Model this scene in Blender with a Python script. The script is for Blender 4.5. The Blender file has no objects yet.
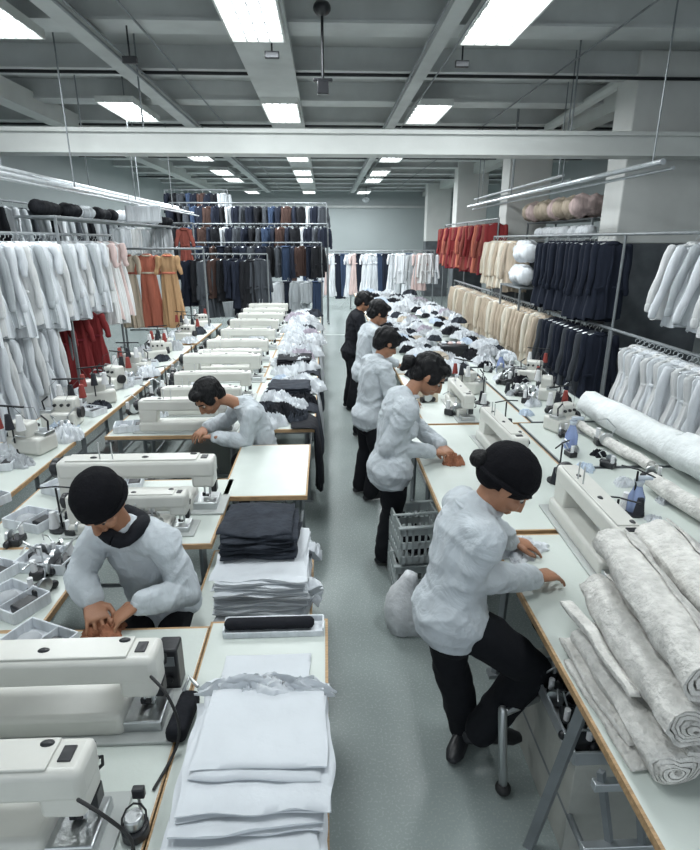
import bpy, math, random
from mathutils import Vector, Matrix, noise
R_ = random.Random(7)
PI = math.pi
V = Vector
sc = bpy.context.scene
col = sc.collection

# ------------------------------------------------------------------ camera
F = 560.0; H = 2.35
pitch = math.atan(185 / F); yaw = math.atan(25 / 589.8)
cam = bpy.data.cameras.new('camera'); camo = bpy.data.objects.new('camera', cam); col.objects.link(camo)
camo.location = (0, 0, H); camo.rotation_euler = (PI / 2 - pitch, 0, -yaw)
cam.sensor_width = 36; cam.lens = F / 850 * 36; cam.clip_end = 200; cam.clip_start = .05
sc.camera = camo
vs = sc.view_settings
vs.view_transform = 'Standard'; vs.look = 'None'; vs.gamma = 1; vs.use_curve_mapping = False; vs.exposure = 0.36
fw = V((math.sin(yaw) * math.cos(pitch), math.cos(yaw) * math.cos(pitch), -math.sin(pitch)))
rt = V((math.cos(yaw), -math.sin(yaw), 0)); upv = rt.cross(fw)
def at(px, py, y=None, z=None):
    """world point seen at a pixel of the photograph, on the plane Y=y or Z=z"""
    d = fw + rt * ((px - 350) / F) + upv * ((425 - py) / F)
    t = y / d.y if y is not None else (z - H) / d.z
    return V((0, 0, H)) + d * t

# ------------------------------------------------------------------ materials
MATS = {}
def mat(name, color, rough=.6, metal=0., var=.0, vscale=8, bump=0., bscale=30, emit=None, estr=0, spec=.5, sheen=0., trans=0., alpha=1., weave=False, stretch=(1, 1, 1)):
    if name in MATS: return MATS[name]
    m = bpy.data.materials.new(name); m.use_nodes = True
    nt = m.node_tree; b = nt.nodes['Principled BSDF']
    b.inputs['Base Color'].default_value = (*color, 1); b.inputs['Roughness'].default_value = rough
    b.inputs['Metallic'].default_value = metal; b.inputs['Specular IOR Level'].default_value = spec
    if sheen: b.inputs['Sheen Weight'].default_value = sheen
    if trans: b.inputs['Transmission Weight'].default_value = trans
    if alpha < 1: b.inputs['Alpha'].default_value = alpha
    if emit: b.inputs['Emission Color'].default_value = (*emit, 1); b.inputs['Emission Strength'].default_value = estr
    tc = nt.nodes.new('ShaderNodeTexCoord'); mp = nt.nodes.new('ShaderNodeMapping'); mp.inputs['Scale'].default_value = stretch
    nt.links.new(tc.outputs['Object'], mp.inputs['Vector'])
    if var:
        n = nt.nodes.new('ShaderNodeTexNoise'); n.inputs['Scale'].default_value = vscale; n.inputs['Detail'].default_value = 5
        nt.links.new(mp.outputs['Vector'], n.inputs['Vector'])
        r = nt.nodes.new('ShaderNodeValToRGB')
        r.color_ramp.elements[0].position = .3; r.color_ramp.elements[1].position = .7
        r.color_ramp.elements[0].color = (*[max(0, c * (1 - var)) for c in color], 1)
        r.color_ramp.elements[1].color = (*[min(1, c * (1 + var)) for c in color], 1)
        nt.links.new(n.outputs['Fac'], r.inputs['Fac']); nt.links.new(r.outputs['Color'], b.inputs['Base Color'])
    if bump:
        n2 = nt.nodes.new('ShaderNodeTexNoise'); n2.inputs['Scale'].default_value = bscale; n2.inputs['Detail'].default_value = 6
        nt.links.new(mp.outputs['Vector'], n2.inputs['Vector'])
        bp = nt.nodes.new('ShaderNodeBump'); bp.inputs['Strength'].default_value = bump; bp.inputs['Distance'].default_value = .02
        nt.links.new(n2.outputs['Fac'], bp.inputs['Height']); nt.links.new(bp.outputs['Normal'], b.inputs['Normal'])
    MATS[name] = m
    return m
def fabric(name, c, var=.16, bump=.8, bscale=22, rough=.9): return mat('fabric ' + name, c, rough, var=var, vscale=16, bump=bump, bscale=bscale, spec=.2, stretch=(1, 1, .16))

M_white = fabric('white', (.66, .69, .72)); M_offw = fabric('offwhite', (.66, .67, .67)); M_ltgrey = fabric('light grey', (.42, .45, .47))
M_navy = fabric('navy', (.014, .018, .030)); M_black = fabric('black', (.012, .013, .016)); M_char = fabric('charcoal', (.055, .062, .072))
M_beige = fabric('beige', (.50, .42, .33)); M_sand = fabric('sand', (.60, .53, .43)); M_tan = fabric('tan', (.38, .27, .17)); M_cream = fabric('cream', (.68, .64, .55))
M_red = fabric('red', (.21, .030, .032)); M_dred = fabric('dark red', (.16, .02, .028)); M_rust = fabric('rust', (.24, .070, .055)); M_orange = fabric('orange', (.46, .15, .10))
M_ochre = fabric('ochre', (.42, .26, .14)); M_pink = fabric('pale pink', (.60, .47, .45)); M_blue = fabric('denim blue', (.035, .055, .10)); M_brown = fabric('brown', (.055, .033, .028))
M_shirt = mat('work shirt cotton', (.50, .54, .57), .9, var=.12, vscale=8, bump=.45, bscale=13, spec=.2); M_trouser = mat('trousers cloth', (.010, .011, .014), .9, bump=.4, bscale=12, spec=.2)
for n_ in M_shirt.node_tree.nodes:
    if n_.type == 'TEX_NOISE' and abs(n_.inputs['Scale'].default_value - 13) < .1:
        n_.inputs['Scale'].default_value = 7; n_.inputs['Distortion'].default_value = 1.6; n_.inputs['Detail'].default_value = 3.5
    if n_.type == 'BUMP': n_.inputs['Strength'].default_value = .42; n_.inputs['Distance'].default_value = .045
M_sheet = mat('sheet cotton', (.60, .63, .66), .9, var=.04, vscale=5, bump=.35, bscale=10, spec=.2); M_sheetg = mat('sheet greyish', (.40, .42, .44), .9, var=.1, vscale=8, bump=.4, bscale=12, spec=.2)
M_dkcloth = mat('folded dark cloth', (.030, .035, .045), .9, var=.25, vscale=12, bump=.8, bscale=18, spec=.2); M_blackc = mat('black cloth', (.012, .013, .017), .85, bump=.6, bscale=16, spec=.2)
M_quilt = mat('quilted batting', (.64, .63, .60), .95, var=.16, vscale=22, bump=1., bscale=34, spec=.1)
M_roll = mat('fleece roll', (.72, .75, .75), .95, var=.08, vscale=10, bump=.6, bscale=22, spec=.1)
M_skin = mat('skin', (.34, .165, .095), .5, var=.1, vscale=12, bump=.12, bscale=60); M_hair = mat('hair', (.005, .005, .006), .55, bump=.6, bscale=60, stretch=(1, 1, .3), spec=.25)
M_cap = mat('knit cap', (.005, .005, .007), .85, bump=.3, bscale=90, spec=.15)
M_eye = mat('eye', (.5, .48, .45), .2); M_mach = mat('machine enamel', (.60, .60, .56), .32, var=.05, vscale=6, bump=.05, bscale=8)
M_mach2 = mat('machine enamel grey', (.40, .42, .41), .35, var=.06, vscale=5)
M_steel = mat('brushed steel', (.55, .57, .58), .3, 1., bump=.1, bscale=80, stretch=(1, 1, 8)); M_dkmetal = mat('dark metal', (.03, .032, .035), .4, .6, bump=.1)
M_plblack = mat('black plastic', (.014, .015, .018), .35, bump=.08, bscale=40); M_rubber = mat('cable rubber', (.012, .012, .013), .6)
M_top = mat('laminate', (.53, .575, .54), .38, var=.06, vscale=3, bump=.04, bscale=60); M_edge = mat('wood edge', (.42, .27, .14), .6, var=.25, vscale=12, stretch=(1, 8, 8), bump=.2)
M_leg = mat('grey painted steel', (.20, .22, .23), .45, .3, var=.12, vscale=8, bump=.08); M_rail = mat('galvanised rail', (.55, .58, .60), .35, .7, var=.1)
M_cratel = mat('grey crate plastic', (.40, .44, .44), .55, var=.1, bump=.1); M_card = mat('greyboard', (.36, .37, .34), .85, var=.1, bump=.15)
M_bluep = mat('clear blue plastic', (.40, .50, .80), .15, trans=.55, bump=.1); M_clearp = mat('clear plastic', (.75, .82, .90), .2, trans=.5, bump=.3, bscale=20)
M_thread = [mat('thread ' + n, c, .8, bump=.5, bscale=120, stretch=(1, 1, 6)) for n, c in (('white', (.75, .76, .77)), ('dark', (.02, .022, .03)), ('red', (.3, .05, .04)))]
M_bag = mat('white plastic bag', (.62, .64, .66), .35, var=.1, bump=.9, bscale=14)
# room
M_ceil = mat('ceiling paint', (.43, .45, .445), .85, var=.12, vscale=1.2, bump=.1, bscale=6)
M_joist = mat('joist paint', (.50, .52, .515), .8, var=.12, vscale=2, bump=.1, bscale=10)
M_beam = mat('beam paint', (.58, .60, .58), .6, var=.06, vscale=2, bump=.06); M_wall = mat('wall paint', (.36, .40, .405), .85, var=.05, vscale=.6, bump=.05)
M_col = mat('pillar paint', (.62, .63, .61), .7, var=.06, vscale=2, bump=.08); M_coldk = mat('pillar dado paint', (.085, .095, .105), .6, var=.3, vscale=4, bump=.15, bscale=12)
M_lamp = mat('lamp tube', (1, 1, 1), .5, emit=(.95, .98, 1), estr=5.0); M_louvre = mat('lamp louvre', (.75, .77, .78), .4, bump=.02)
def floor_mat():
    m = mat('floor coating', (.265, .305, .297), .24, var=.07, vscale=1.1, bump=.05, bscale=5, spec=.5)
    nt = m.node_tree; b = nt.nodes['Principled BSDF']
    n = nt.nodes.new('ShaderNodeTexNoise'); n.inputs['Scale'].default_value = 90; n.inputs['Detail'].default_value = 3
    tc = [x for x in nt.nodes if x.type == 'TEX_COORD'][0]; nt.links.new(tc.outputs['Object'], n.inputs['Vector'])
    r = nt.nodes.new('ShaderNodeMapRange'); r.inputs['From Min'].default_value = .3; r.inputs['From Max'].default_value = .7
    r.inputs['To Min'].default_value = .14; r.inputs['To Max'].default_value = .33
    nt.links.new(n.outputs['Fac'], r.inputs['Value']); nt.links.new(r.outputs['Result'], b.inputs['Roughness'])
    return m
M_floor = floor_mat()

# ------------------------------------------------------------------ mesh helpers
class MB:
    def __init__(s): s.v = []; s.f = []
    def box(s, c, d, rot=None, taper=1.):
        n = len(s.v); c = V(c)
        for z in (-.5, .5):
            k = 1 if z < 0 else taper
            for x, y in ((-.5, -.5), (.5, -.5), (.5, .5), (-.5, .5)):
                p = V((x * d[0] * k, y * d[1] * k, z * d[2]))
                if rot: p = rot @ p
                s.v.append(c + p)
        for q in ((3, 2, 1, 0), (4, 5, 6, 7), (0, 1, 5, 4), (1, 2, 6, 5), (2, 3, 7, 6), (3, 0, 4, 7)): s.f.append([n + i for i in q])
        return s
    def loft(s, pts, rad, side=(1, 0, 0), n=12, cap=True, flat=False):
        pts = [V(p) for p in pts]; rad = [(r, r) if not isinstance(r, (tuple, list)) else r for r in rad]
        if cap and not flat:
            t0 = (pts[0] - pts[1]).normalized(); t1 = (pts[-1] - pts[-2]).normalized()
            a = min(rad[0]); b = min(rad[-1]); k0 = rad[0]; k1 = rad[-1]
            pts = [pts[0] + t0 * a * .9, pts[0] + t0 * a * .6] + pts + [pts[-1] + t1 * b * .6, pts[-1] + t1 * b * .9]
            rad = [(k0[0] * .4, k0[1] * .4), (k0[0] * .8, k0[1] * .8)] + rad + [(k1[0] * .8, k1[1] * .8), (k1[0] * .4, k1[1] * .4)]
        side = V(side); base = len(s.v)
        for i, p in enumerate(pts):
            t = (pts[min(i + 1, len(pts) - 1)] - pts[max(i - 1, 0)])
            t = t.normalized() if t.length > 1e-9 else V((0, 0, 1))
            u = side - t * side.dot(t)
            if u.length < 1e-4: u = t.orthogonal()
            u.normalize(); w = t.cross(u); side = u
            for k in range(n):
                a = 2 * PI * k / n
                s.v.append(p + u * math.cos(a) * rad[i][0] + w * math.sin(a) * rad[i][1])
        for i in range(len(pts) - 1):
            for k in range(n):
                a = base + i * n + k; b = base + i * n + (k + 1) % n
                s.f.append([a, b, b + n, a + n])
        if cap or flat:
            s.f.append([base + k for k in range(n)][::-1]); e = base + (len(pts) - 1) * n
            s.f.append([e + k for k in range(n)])
        return s
    def cyl(s, a, b, r, n=16, r2=None): return s.loft([a, b], [r, r2 if r2 is not None else r], n=n, flat=True, side=(1, 0.01, 0.02))
    def ell(s, c, r, ax=None, n=16, m=10):
        c = V(c); base = len(s.v); ax = ax or (V((1, 0, 0)), V((0, 1, 0)), V((0, 0, 1)))
        for i in range(1, m):
            th = PI * i / m
            for k in range(n):
                a = 2 * PI * k / n
                s.v.append(c + ax[0] * (r[0] * math.sin(th) * math.cos(a)) + ax[1] * (r[1] * math.sin(th) * math.sin(a)) + ax[2] * (r[2] * math.cos(th)))
        t = len(s.v); s.v.append(c + ax[2] * r[2]); b = len(s.v); s.v.append(c - ax[2] * r[2])
        for i in range(m - 2):
            for k in range(n):
                a0 = base + i * n + k; b0 = base + i * n + (k + 1) % n
                s.f.append([a0, a0 + n, b0 + n, b0])
        for k in range(n):
            s.f.append([t, base + k, base + (k + 1) % n]); s.f.append([b, base + (m - 2) * n + (k + 1) % n, base + (m - 2) * n + k])
        return s
    def prism(s, prof, y0, y1, axis='y'):
        """profile in (x,z) extruded along y (or (y,z) along x)"""
        n = len(s.v); k = len(prof)
        for q in (y0, y1):
            for a, b in prof: s.v.append(V((a, q, b)) if axis == 'y' else V((q, a, b)))
        for i in range(k): s.f.append([n + i, n + (i + 1) % k, n + k + (i + 1) % k, n + k + i])
        s.f.append([n + i for i in range(k)][::-1]); s.f.append([n + k + i for i in range(k)])
        return s
    def mesh(s, name, m, smooth=True, ang=35):
        me = bpy.data.meshes.new(name); me.from_pydata([tuple(v) for v in s.v], [], s.f); me.validate(); me.update()
        me.materials.append(m)
        import bmesh
        b = bmesh.new(); b.from_mesh(me); bmesh.ops.recalc_face_normals(b, faces=b.faces); b.to_mesh(me); b.free()
        if smooth:
            me.shade_smooth()
            try: me.set_sharp_from_angle(angle=math.radians(ang))
            except Exception: pass
        return me
    def build(s, name, m, parent=None, bevel=0, smooth=True, ang=35, seg=2):
        me = s.mesh(name, m, smooth, ang)
        if bevel: me = baked(me, [('BEVEL', dict(width=bevel, segments=seg, limit_method='ANGLE', harden_normals=False))], name)
        return link(name, me, parent)
def link(name, me, parent=None, loc=None, rz=None):
    o = bpy.data.objects.new(name, me); col.objects.link(o)
    if parent: o.parent = parent
    if loc is not None: o.location = loc
    if rz is not None: o.rotation_euler.z = rz
    return o
def baked(me, mods, name):
    o = bpy.data.objects.new('tmp', me); col.objects.link(o)
    for i, (t, kw) in enumerate(mods):
        md = o.modifiers.new(str(i), t)
        for k, v in kw.items(): setattr(md, k, v)
    bpy.context.view_layer.update()
    dg = bpy.context.evaluated_depsgraph_get()
    r = bpy.data.meshes.new_from_object(o.evaluated_get(dg)); r.name = name
    bpy.data.objects.remove(o); bpy.data.meshes.remove(me)
    return r
def fused(mb, name, m, voxel, parent=None, smooth_it=3, disp=None):
    me = mb.mesh(name, m)
    me = baked(me, [('REMESH', dict(mode='VOXEL', voxel_size=voxel, use_smooth_shade=True)), ('SMOOTH', dict(factor=.5, iterations=smooth_it))], name)
    if disp:
        nrm = [v.normal.copy() for v in me.vertices]
        for v, nn in zip(me.vertices, nrm): v.co += nn * disp(v.co)
    me.shade_smooth(); me.materials.clear(); me.materials.append(m)
    return link(name, me, parent)
def tag(o, label, cat, group=None, kind=None):
    if label: o['label'] = label
    if cat: o['category'] = cat
    if group: o['group'] = group
    if kind: o['kind'] = kind
    return o
def thing(name, label, cat, loc=(0, 0, 0), rz=0, group=None):
    o = bpy.data.objects.new(name, None); col.objects.link(o); o.empty_display_size = .1
    o.location = loc; o.rotation_euler = (0, 0, rz)
    return tag(o, label, cat, group)
def struct(o): o['kind'] = 'structure'; return o
KIDS = {}
def dup(root, loc, rz=0, label=None, group=None, scale=None):
    c = root.copy(); col.objects.link(c); c.location = loc; c.rotation_euler = (root.rotation_euler.x, root.rotation_euler.y, rz)
    if scale: c.scale = scale if hasattr(scale, '__len__') else (scale,) * 3
    if label: c['label'] = label
    if group: c['group'] = group
    def kids(a, b):
        for ch in kid_of(a):
            d = ch.copy(); col.objects.link(d); d.parent = b; kids(ch, d)
    kids(root, c)
    return c
def kid_of(o):
    if o.name not in KIDS: KIDS[o.name] = list(o.children)
    return KIDS[o.name]
ORD = ['nearest', 'second', 'third', 'fourth', 'fifth', 'sixth', 'seventh', 'eighth', 'ninth', 'tenth', 'eleventh', 'twelfth', 'thirteenth', 'fourteenth', 'fifteenth', 'sixteenth', 'seventeenth', 'eighteenth', 'nineteenth', 'twentieth'] + ['twenty-' + w for w in ('first', 'second', 'third', 'fourth', 'fifth', 'sixth', 'seventh', 'eighth', 'ninth')] + ['thirtieth'] + ['thirty-' + w for w in ('first', 'second', 'third', 'fourth', 'fifth', 'sixth', 'seventh', 'eighth', 'ninth')]
def nth(i, first='first'): return first if i == 0 else ORD[i]

# ------------------------------------------------------------------ room
CZ = 4.85; XL, XR, YB = -6.6, 7.2, 29.5
def sbox(name, c, d, m, bevel=0):
    return struct(MB().box(c, d).build(name, m, bevel=bevel, smooth=False))
sbox('floor', ((XL + XR) / 2, 13.2, -.05), (XR - XL, 33, .1), M_floor)
sbox('ceiling', ((XL + XR) / 2, 13.2, CZ + .05), (XR - XL + .4, 33, .1), M_ceil)
sbox('wall_back', ((XL + XR) / 2, YB + .1, CZ / 2), (XR - XL + .4, .2, CZ), M_wall)
sbox('wall_left', (XL - .1, 13.2, CZ / 2), (.2, 33, CZ), M_wall)
sbox('wall_right', (XR + .1, 13.2, CZ / 2), (.2, 33, CZ), M_wall)
sbox('trim_1', ((XL + XR) / 2, YB - .06, 3.9), (XR - XL, .12, .10), M_joist)
sbox('trim_2', ((XL + XR) / 2, YB - .04, .12), (XR - XL, .06, .24), M_joist)
# painted aisle marking
struct(MB().box((.42, 14.6, .003), (.9, .07, .006)).build('floor_marking', mat('floor marking paint', (.45, .50, .49), .4), smooth=False))
# transverse joists with a ledge
for i in range(15):
    y = 3.7 + i * 1.78
    mb = MB().box(((XL + XR) / 2, y, CZ - .13), (XR - XL, .34, .26)).box(((XL + XR) / 2, y, CZ - .275), (XR - XL, .42, .03))
    struct(mb.build('ceiling_joist', M_joist, smooth=False))
# longitudinal girders
for x, z, w, h in ((4.95, CZ - .34, .34, .30), (-4.9, CZ - .34, .3, .3)):
    struct(MB().box((x, 19.3, z), (w, 20, h)).build('ceiling_girder', M_beam, smooth=False))
# the big white cross beam hanging below the ceiling
by = 8.3
zt = at(350, 130, y=by).z; zb = at(350, 154, y=by).z
struct(MB().box((.3, by + .14, (zt + zb) / 2), (13.6, .26, zt - zb - .05)).box((.3, by + .14, zt - .02), (13.6, .36, .05)).box((.3, by + .14, zb + .02), (13.6, .36, .05)).build('cross_beam', M_beam, smooth=False))
for x in (-5.4, -2.4, 3.4, 6.4):
    struct(MB().cyl((x, by + .14, zt), (x, by + .14, CZ), .012, 8).build('beam_hanger', M_leg))
# pillars
for y, x0, x1 in ((8.8, 4.42, 5.95), (14.0, 4.30, 5.3), (19.4, 4.3, 5.3), (25, 4.3, 5.3)):
    cx = (x0 + x1) / 2; w = x1 - x0
    struct(MB().box((cx, y + .3, CZ / 2 + 1.15), (w, .6, CZ - 2.3)).build('pillar', M_col, bevel=.02, smooth=False))
    struct(MB().box((cx, y + .3, 1.15), (w + .02, .62, 2.3)).build('pillar_dado', M_coldk, bevel=.02, smooth=False))
# pillar brace seen behind the cross beam
a = V((4.5, 9.4, 4.62)); b = V((4.5, 13.9, 4.42))
struct(MB().loft([a, b], [(.07, .09)] * 2, n=8, flat=True).build('pillar_brace', M_beam, smooth=False))
# conduits and cable trays on the ceiling
def tray(x, w, z, y0, y1, m):
    mb = MB().box((x, (y0 + y1) / 2, z), (w, y1 - y0, .012)).box((x - w / 2, (y0 + y1) / 2, z + .035), (.012, y1 - y0, .08)).box((x + w / 2, (y0 + y1) / 2, z + .035), (.012, y1 - y0, .08))
    return struct(mb.build('cable_tray', m, smooth=False))
tray(-2.55, .22, CZ - .42, 1.5, 28, M_joist); tray(1.30, .16, CZ - .42, 1.5, 28, M_joist); tray(-.68, .62, CZ - .40, 1.5, 28, M_joist)
for x, z, r in ((-2.35, CZ - .5, .018), (-2.3, CZ - .47, .012), (1.12, CZ - .5, .014), (1.45, CZ - .5, .01), (-1.95, CZ - .33, .012), (3.2, CZ - .33, .012)):
    struct(MB().cyl((x, 1.5, z), (x, 28, z), r, 8).build('conduit', M_leg))
for y in (5.2, 8.75, 12.4, 16.9, 22):
    struct(MB().cyl((XL, y, CZ - .36), (XR, y, CZ - .36), .022, 8).build('sprinkler_pipe', M_dkmetal))
# lamps
def lamp():
    t = thing('ceiling_lamp', '', 'lamp', (0, 0, 0))
    W, L = .56, 1.5
    mb = MB().box((0, 0, .05), (W, L, .02)).box((-W / 2, 0, .01), (.02, L, .09)).box((W / 2, 0, .01), (.02, L, .09)).box((0, -L / 2, .01), (W, .02, .09)).box((0, L / 2, .01), (W, .02, .09))
    mb.build('housing', M_beam, t, smooth=False)
    for x in (-.18, -.06, .06, .18): MB().box((x, 0, .015), (.085, L - .08, .03)).build('tube', M_lamp, t, smooth=False)
    lv = MB()
    for x in (-.12, 0, .12): lv.box((x, 0, -.012), (.012, L - .03, .04))
    for k in range(5): lv.box((0, -L / 2 + L * (k + 1) / 6, -.01), (W - .03, .008, .03))
    lv.build('louvre', M_louvre, t, smooth=False)
    return t
lamp0 = lamp(); used = False
rows = ((-3.2, 'left', .0), (-.68, 'middle', 0), (1.76, 'right', 0))
for x, side, dx in rows:
    seen = 0
    for y in (2.2, 6.25, 10.6, 15.9, 19.4, 21.7, 27.0):
        z = CZ - .46
        if y > 3: lab = f"{nth(seen, 'nearest')} fluorescent louvre lamp in view of the {side} ceiling row"; seen += 1
        else: lab = f"fluorescent louvre lamp of the {side} ceiling row above the camera"
        if not used: o = lamp0; o.location = (x, y, z); o['label'] = lab; used = True
        else: o = dup(lamp0, (x, y, z), 0, lab)
        o['group'] = 'fluorescent lamps in rows on the ceiling'
        ld = bpy.data.lights.new('lamp light', 'AREA'); ld.shape = 'RECTANGLE'; ld.size = .5; ld.size_y = 1.4
        ld.energy = {2.2: 32, 6.25: 58, 10.6: 84, 15.9: 100}.get(y, 80); ld.color = (.93, .98, 1.0)
        lo = bpy.data.objects.new('lamp_light', ld); col.objects.link(lo); lo.location = (x, y, z - .04)
w = bpy.data.worlds.new('world'); sc.world = w; w.use_nodes = True
w.node_tree.nodes['Background'].inputs[0].default_value = (.85, .93, 1, 1); w.node_tree.nodes['Background'].inputs[1].default_value = .85
# hanging power drops in front of the beam
def drop(px, py0, py1, y, lab):
    p0 = at(px, py0, y=y); p1 = at(px, py1, y=y)
    t = thing('power_drop', lab, 'hanging power socket', p1)
    MB().cyl((0, 0, 0), (0, 0, CZ - .3 - p1.z), .014, 8).build('rod', M_dkmetal, t)
    MB().box((0, 0, 0), (.12, .08, .12)).box((0, 0, .07), (.2, .06, .03)).build('socket_box', M_plblack, t, bevel=.01)
    MB().ell((0, 0, p0.z - p1.z), (.09, .09, .07)).build('junction_box', M_plblack, t)
drop(323, 8, 88, 6.6, 'dark rod with black socket box hanging from the ceiling near the middle')
p = at(323, 125, y=6.5)
for px, py, y, lab in ((130, 60, 7.0, 'small dark junction fitting under the ceiling left of the middle lamps'), (272, 55, 7.2, 'small dark fitting beside the nearest middle lamp'), (462, 64, 7.4, 'small dark fitting beside the right lamp row')):
    q = at(px, py, y=y)
    t = thing('ceiling_fitting', lab, 'fitting', q)
    MB().box((0, 0, 0), (.16, .05, .07)).build('box', M_dkmetal, t, bevel=.008); MB().cyl((0, 0, .03), (0, 0, max(.05, CZ - .36 - q.z)), .01, 8).build('stem', M_dkmetal, t)
q = at(366, 200, y=26)
t = thing('pendant_lamp', 'tiny white lamp hanging before the far back wall', 'lamp', q)
MB().ell((0, 0, 0), (.16, .16, .1)).build('shade', M_white, t); MB().cyl((0, 0, .08), (0, 0, CZ - q.z - .3), .012, 6).build('cord', M_dkmetal, t)
# ------------------------------------------------------------------ garments on hangers
def g_body(kind, L, W, D, seed, folds):
    """closed garment shell hanging from a hook at the origin, front towards -Y"""
    r = random.Random(seed); n = 40
    if kind in ('coat', 'shirt'):
        P = [(-.085, .055, .045), (-.105, .085, .05), (-.125, W * .55, .055), (-.16, W * .86, D * .85), (-.22, W * .98, D), (-.34, W * .92, D * 1.05), (-.5, W * .9, D), (-L * .75, W * .98, D * 1.1), (-L * .92, W * 1.05, D * 1.2), (-L, W * 1.06, D * 1.2)]
    elif kind == 'dress':
        P = [(-.085, .06, .045), (-.11, .1, .05), (-.13, W * .7, .05), (-.18, W * .85, D * .8), (-.3, W * .8, D), (-.42, W * .70, D * .75), (-.55, W * .80, D), (-L * .65, W * .95, D * 1.2), (-L * .85, W * 1.08, D * 1.4), (-L, W * 1.14, D * 1.5)]
    else:
        P = [(-.1, W * .6, .02), (-.115, W * .62, D * .7), (-.2, W * .62, D * .8), (-L * .5, W * .6, D), (-L * .8, W * .58, D), (-L, W * .6, D * .9)]
    # refine the rings
    Q = []
    for i in range(len(P) - 1):
        k = 1 if i < 3 and kind != 'trousers' else 3
        for j in range(k):
            t = j / k; Q.append(tuple(P[i][q] * (1 - t) + P[i + 1][q] * t for q in range(3)))
    Q.append(P[-1]); mb = MB(); ph = [r.uniform(0, 6.3) for _ in range(6)]
    for z, w_, d_ in Q:
        d_ *= .72
        t = min(1, max(0, (-z - .12) / (L - .12)))
        for k in range(n):
            a = 2 * PI * k / n; ca, sa = math.cos(a), math.sin(a)
            x = w_ * math.copysign(abs(ca) ** .8, ca); y = d_ * math.copysign(abs(sa) ** .7, sa)
            f = folds * (.25 + t) * (math.sin(9 * x / W + ph[0] + 1.2 * t) * .45 + (1 - 2 * abs(math.sin(7.5 * x / W + ph[1] - t))) * .55 + .5 * math.sin(5 * a + ph[2]))
            sway = .03 * math.sin(2.5 * t + ph[3]) * t
            mb.v.append(V((x + sway + folds * .5 * t * math.sin(7 * a + ph[4]), y + f * (1 if sa >= 0 else -1) * (.4 + abs(sa)), z + .012 * t * math.sin(6 * a + ph[5]))))
    m = len(Q)
    for i in range(m - 1):
        for k in range(n):
            a = i * n + k; b = i * n + (k + 1) % n; mb.f.append([a, a + n, b + n, b])
    mb.f.append(list(range(n))); mb.f.append([(m - 1) * n + k for k in range(n)][::-1])
    return mb
def hanger(parent, w=.2, dz=0):
    mb = MB(); pts = [V((.028 * math.sin(a), 0, -.002 + .03 * math.cos(a) - .028)) for a in [PI * .9 - i * PI * 1.35 / 7 for i in range(8)]]
    pts = [V((0.0, 0, -.1)), V((0, 0, -.062))] + [V((.026 * math.sin(a), 0, -.03 + .028 * math.cos(a))) for a in (PI, PI * .7, PI * .35, 0, -PI * .35, -PI * .6)]
    mb.loft(pts, [.004] * len(pts), side=(0, 1, 0), n=6)
    mb.loft([(-w, 0, -.135), (-w * .5, 0, -.112), (0, 0, -.095), (w * .5, 0, -.112), (w, 0, -.135)], [(.012, .008)] * 5, side=(0, 1, 0), n=8)
    mb.build('hanger', M_rail, parent)
def garment(kind, m, L, W=.23, D=.07, seed=0, folds=.014, sleeves=True, trim=None, bow=False, spread=.055):
    name = {'coat': 'coat', 'shirt': 'shirt', 'dress': 'dress', 'trousers': 'trousers'}[kind]
    t = thing(name + '_on_hanger', '', name, (0, 0, 0))
    hanger(t, W * .8)
    if kind == 'trousers':
        g_body('trousers', L, W, D, seed, folds).build('trouser_legs', m, t, ang=60)
        MB().loft([(-W * .6, 0, -.105), (W * .6, 0, -.105)], [(D * .9, .025)] * 2, side=(0, 1, 0), n=10).build('waistband', trim or m, t)
        return t
    g_body(kind, L, W, D, seed, folds).build('bodice' if kind == 'dress' else 'panel', m, t, ang=60)
    r = random.Random(seed + 5)
    if sleeves:
        for s in (-1, 1):
            SL = (.6 if kind != 'dress' else .28) * min(1, L / .8); mb = MB(); pts = []; rad = []
            for i in range(9):
                u = i / 8; pts.append(V((s * (W * .82 + spread * u ** .7 + .012 * math.sin(5 * u + seed)), -.015 - .03 * u, -.15 - SL * u))); q = .06 - .02 * u + .005 * math.sin(11 * u + seed * 2 + s)
                rad.append((q * .9, q * .62))
            mb.loft(pts, rad, n=12).build('sleeve', m, t, ang=60)
            if kind != 'dress': MB().loft([pts[-1] + V((0, 0, .02)), pts[-1] + V((0, 0, -.03))], [(.037, .027)] * 2, n=12).build('cuff', trim or m, t)
    # collar, placket, belt
    cpts = [V((.07 * math.sin(a), .045 * math.cos(a) - .005, -.098 - .012 * (1 - math.cos(a)))) for a in [PI * 2 * i / 12 for i in range(13)]]
    MB().loft(cpts, [(.016, .022)] * 13, side=(0, 0, 1), n=8, flat=True).build('collar', trim or m, t)
    if kind in ('coat', 'shirt'):
        pl = MB(); pts = [V((.0 + .01 * math.sin(i), -D * (1.05 + .02 * i) - .012, -.15 - (L - .18) * i / 8)) for i in range(9)]
        pl.loft(pts, [(.018, .012)] * 9, n=8); pl.build('placket', m, t)
        if L > .9:
            for s in (-1, 1): MB().box((s * W * .5, -D * 1.1 - .012, -L * .62), (.12, .02, .03), Matrix.Rotation(.2 * s, 3, 'Y')).build('pocket_flap', trim or m, t, bevel=.006)
    else:
        q = W * .62; bp = [V((q * math.cos(a) * 1.05, D * .85 * math.sin(a) * 1.15, -.42)) for a in [PI * 2 * i / 16 for i in range(17)]]
        MB().loft(bp, [(.018, .01)] * 17, side=(0, 0, 1), n=8, flat=True).build('belt', trim or m, t)
    return t
PROTO = {}
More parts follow.
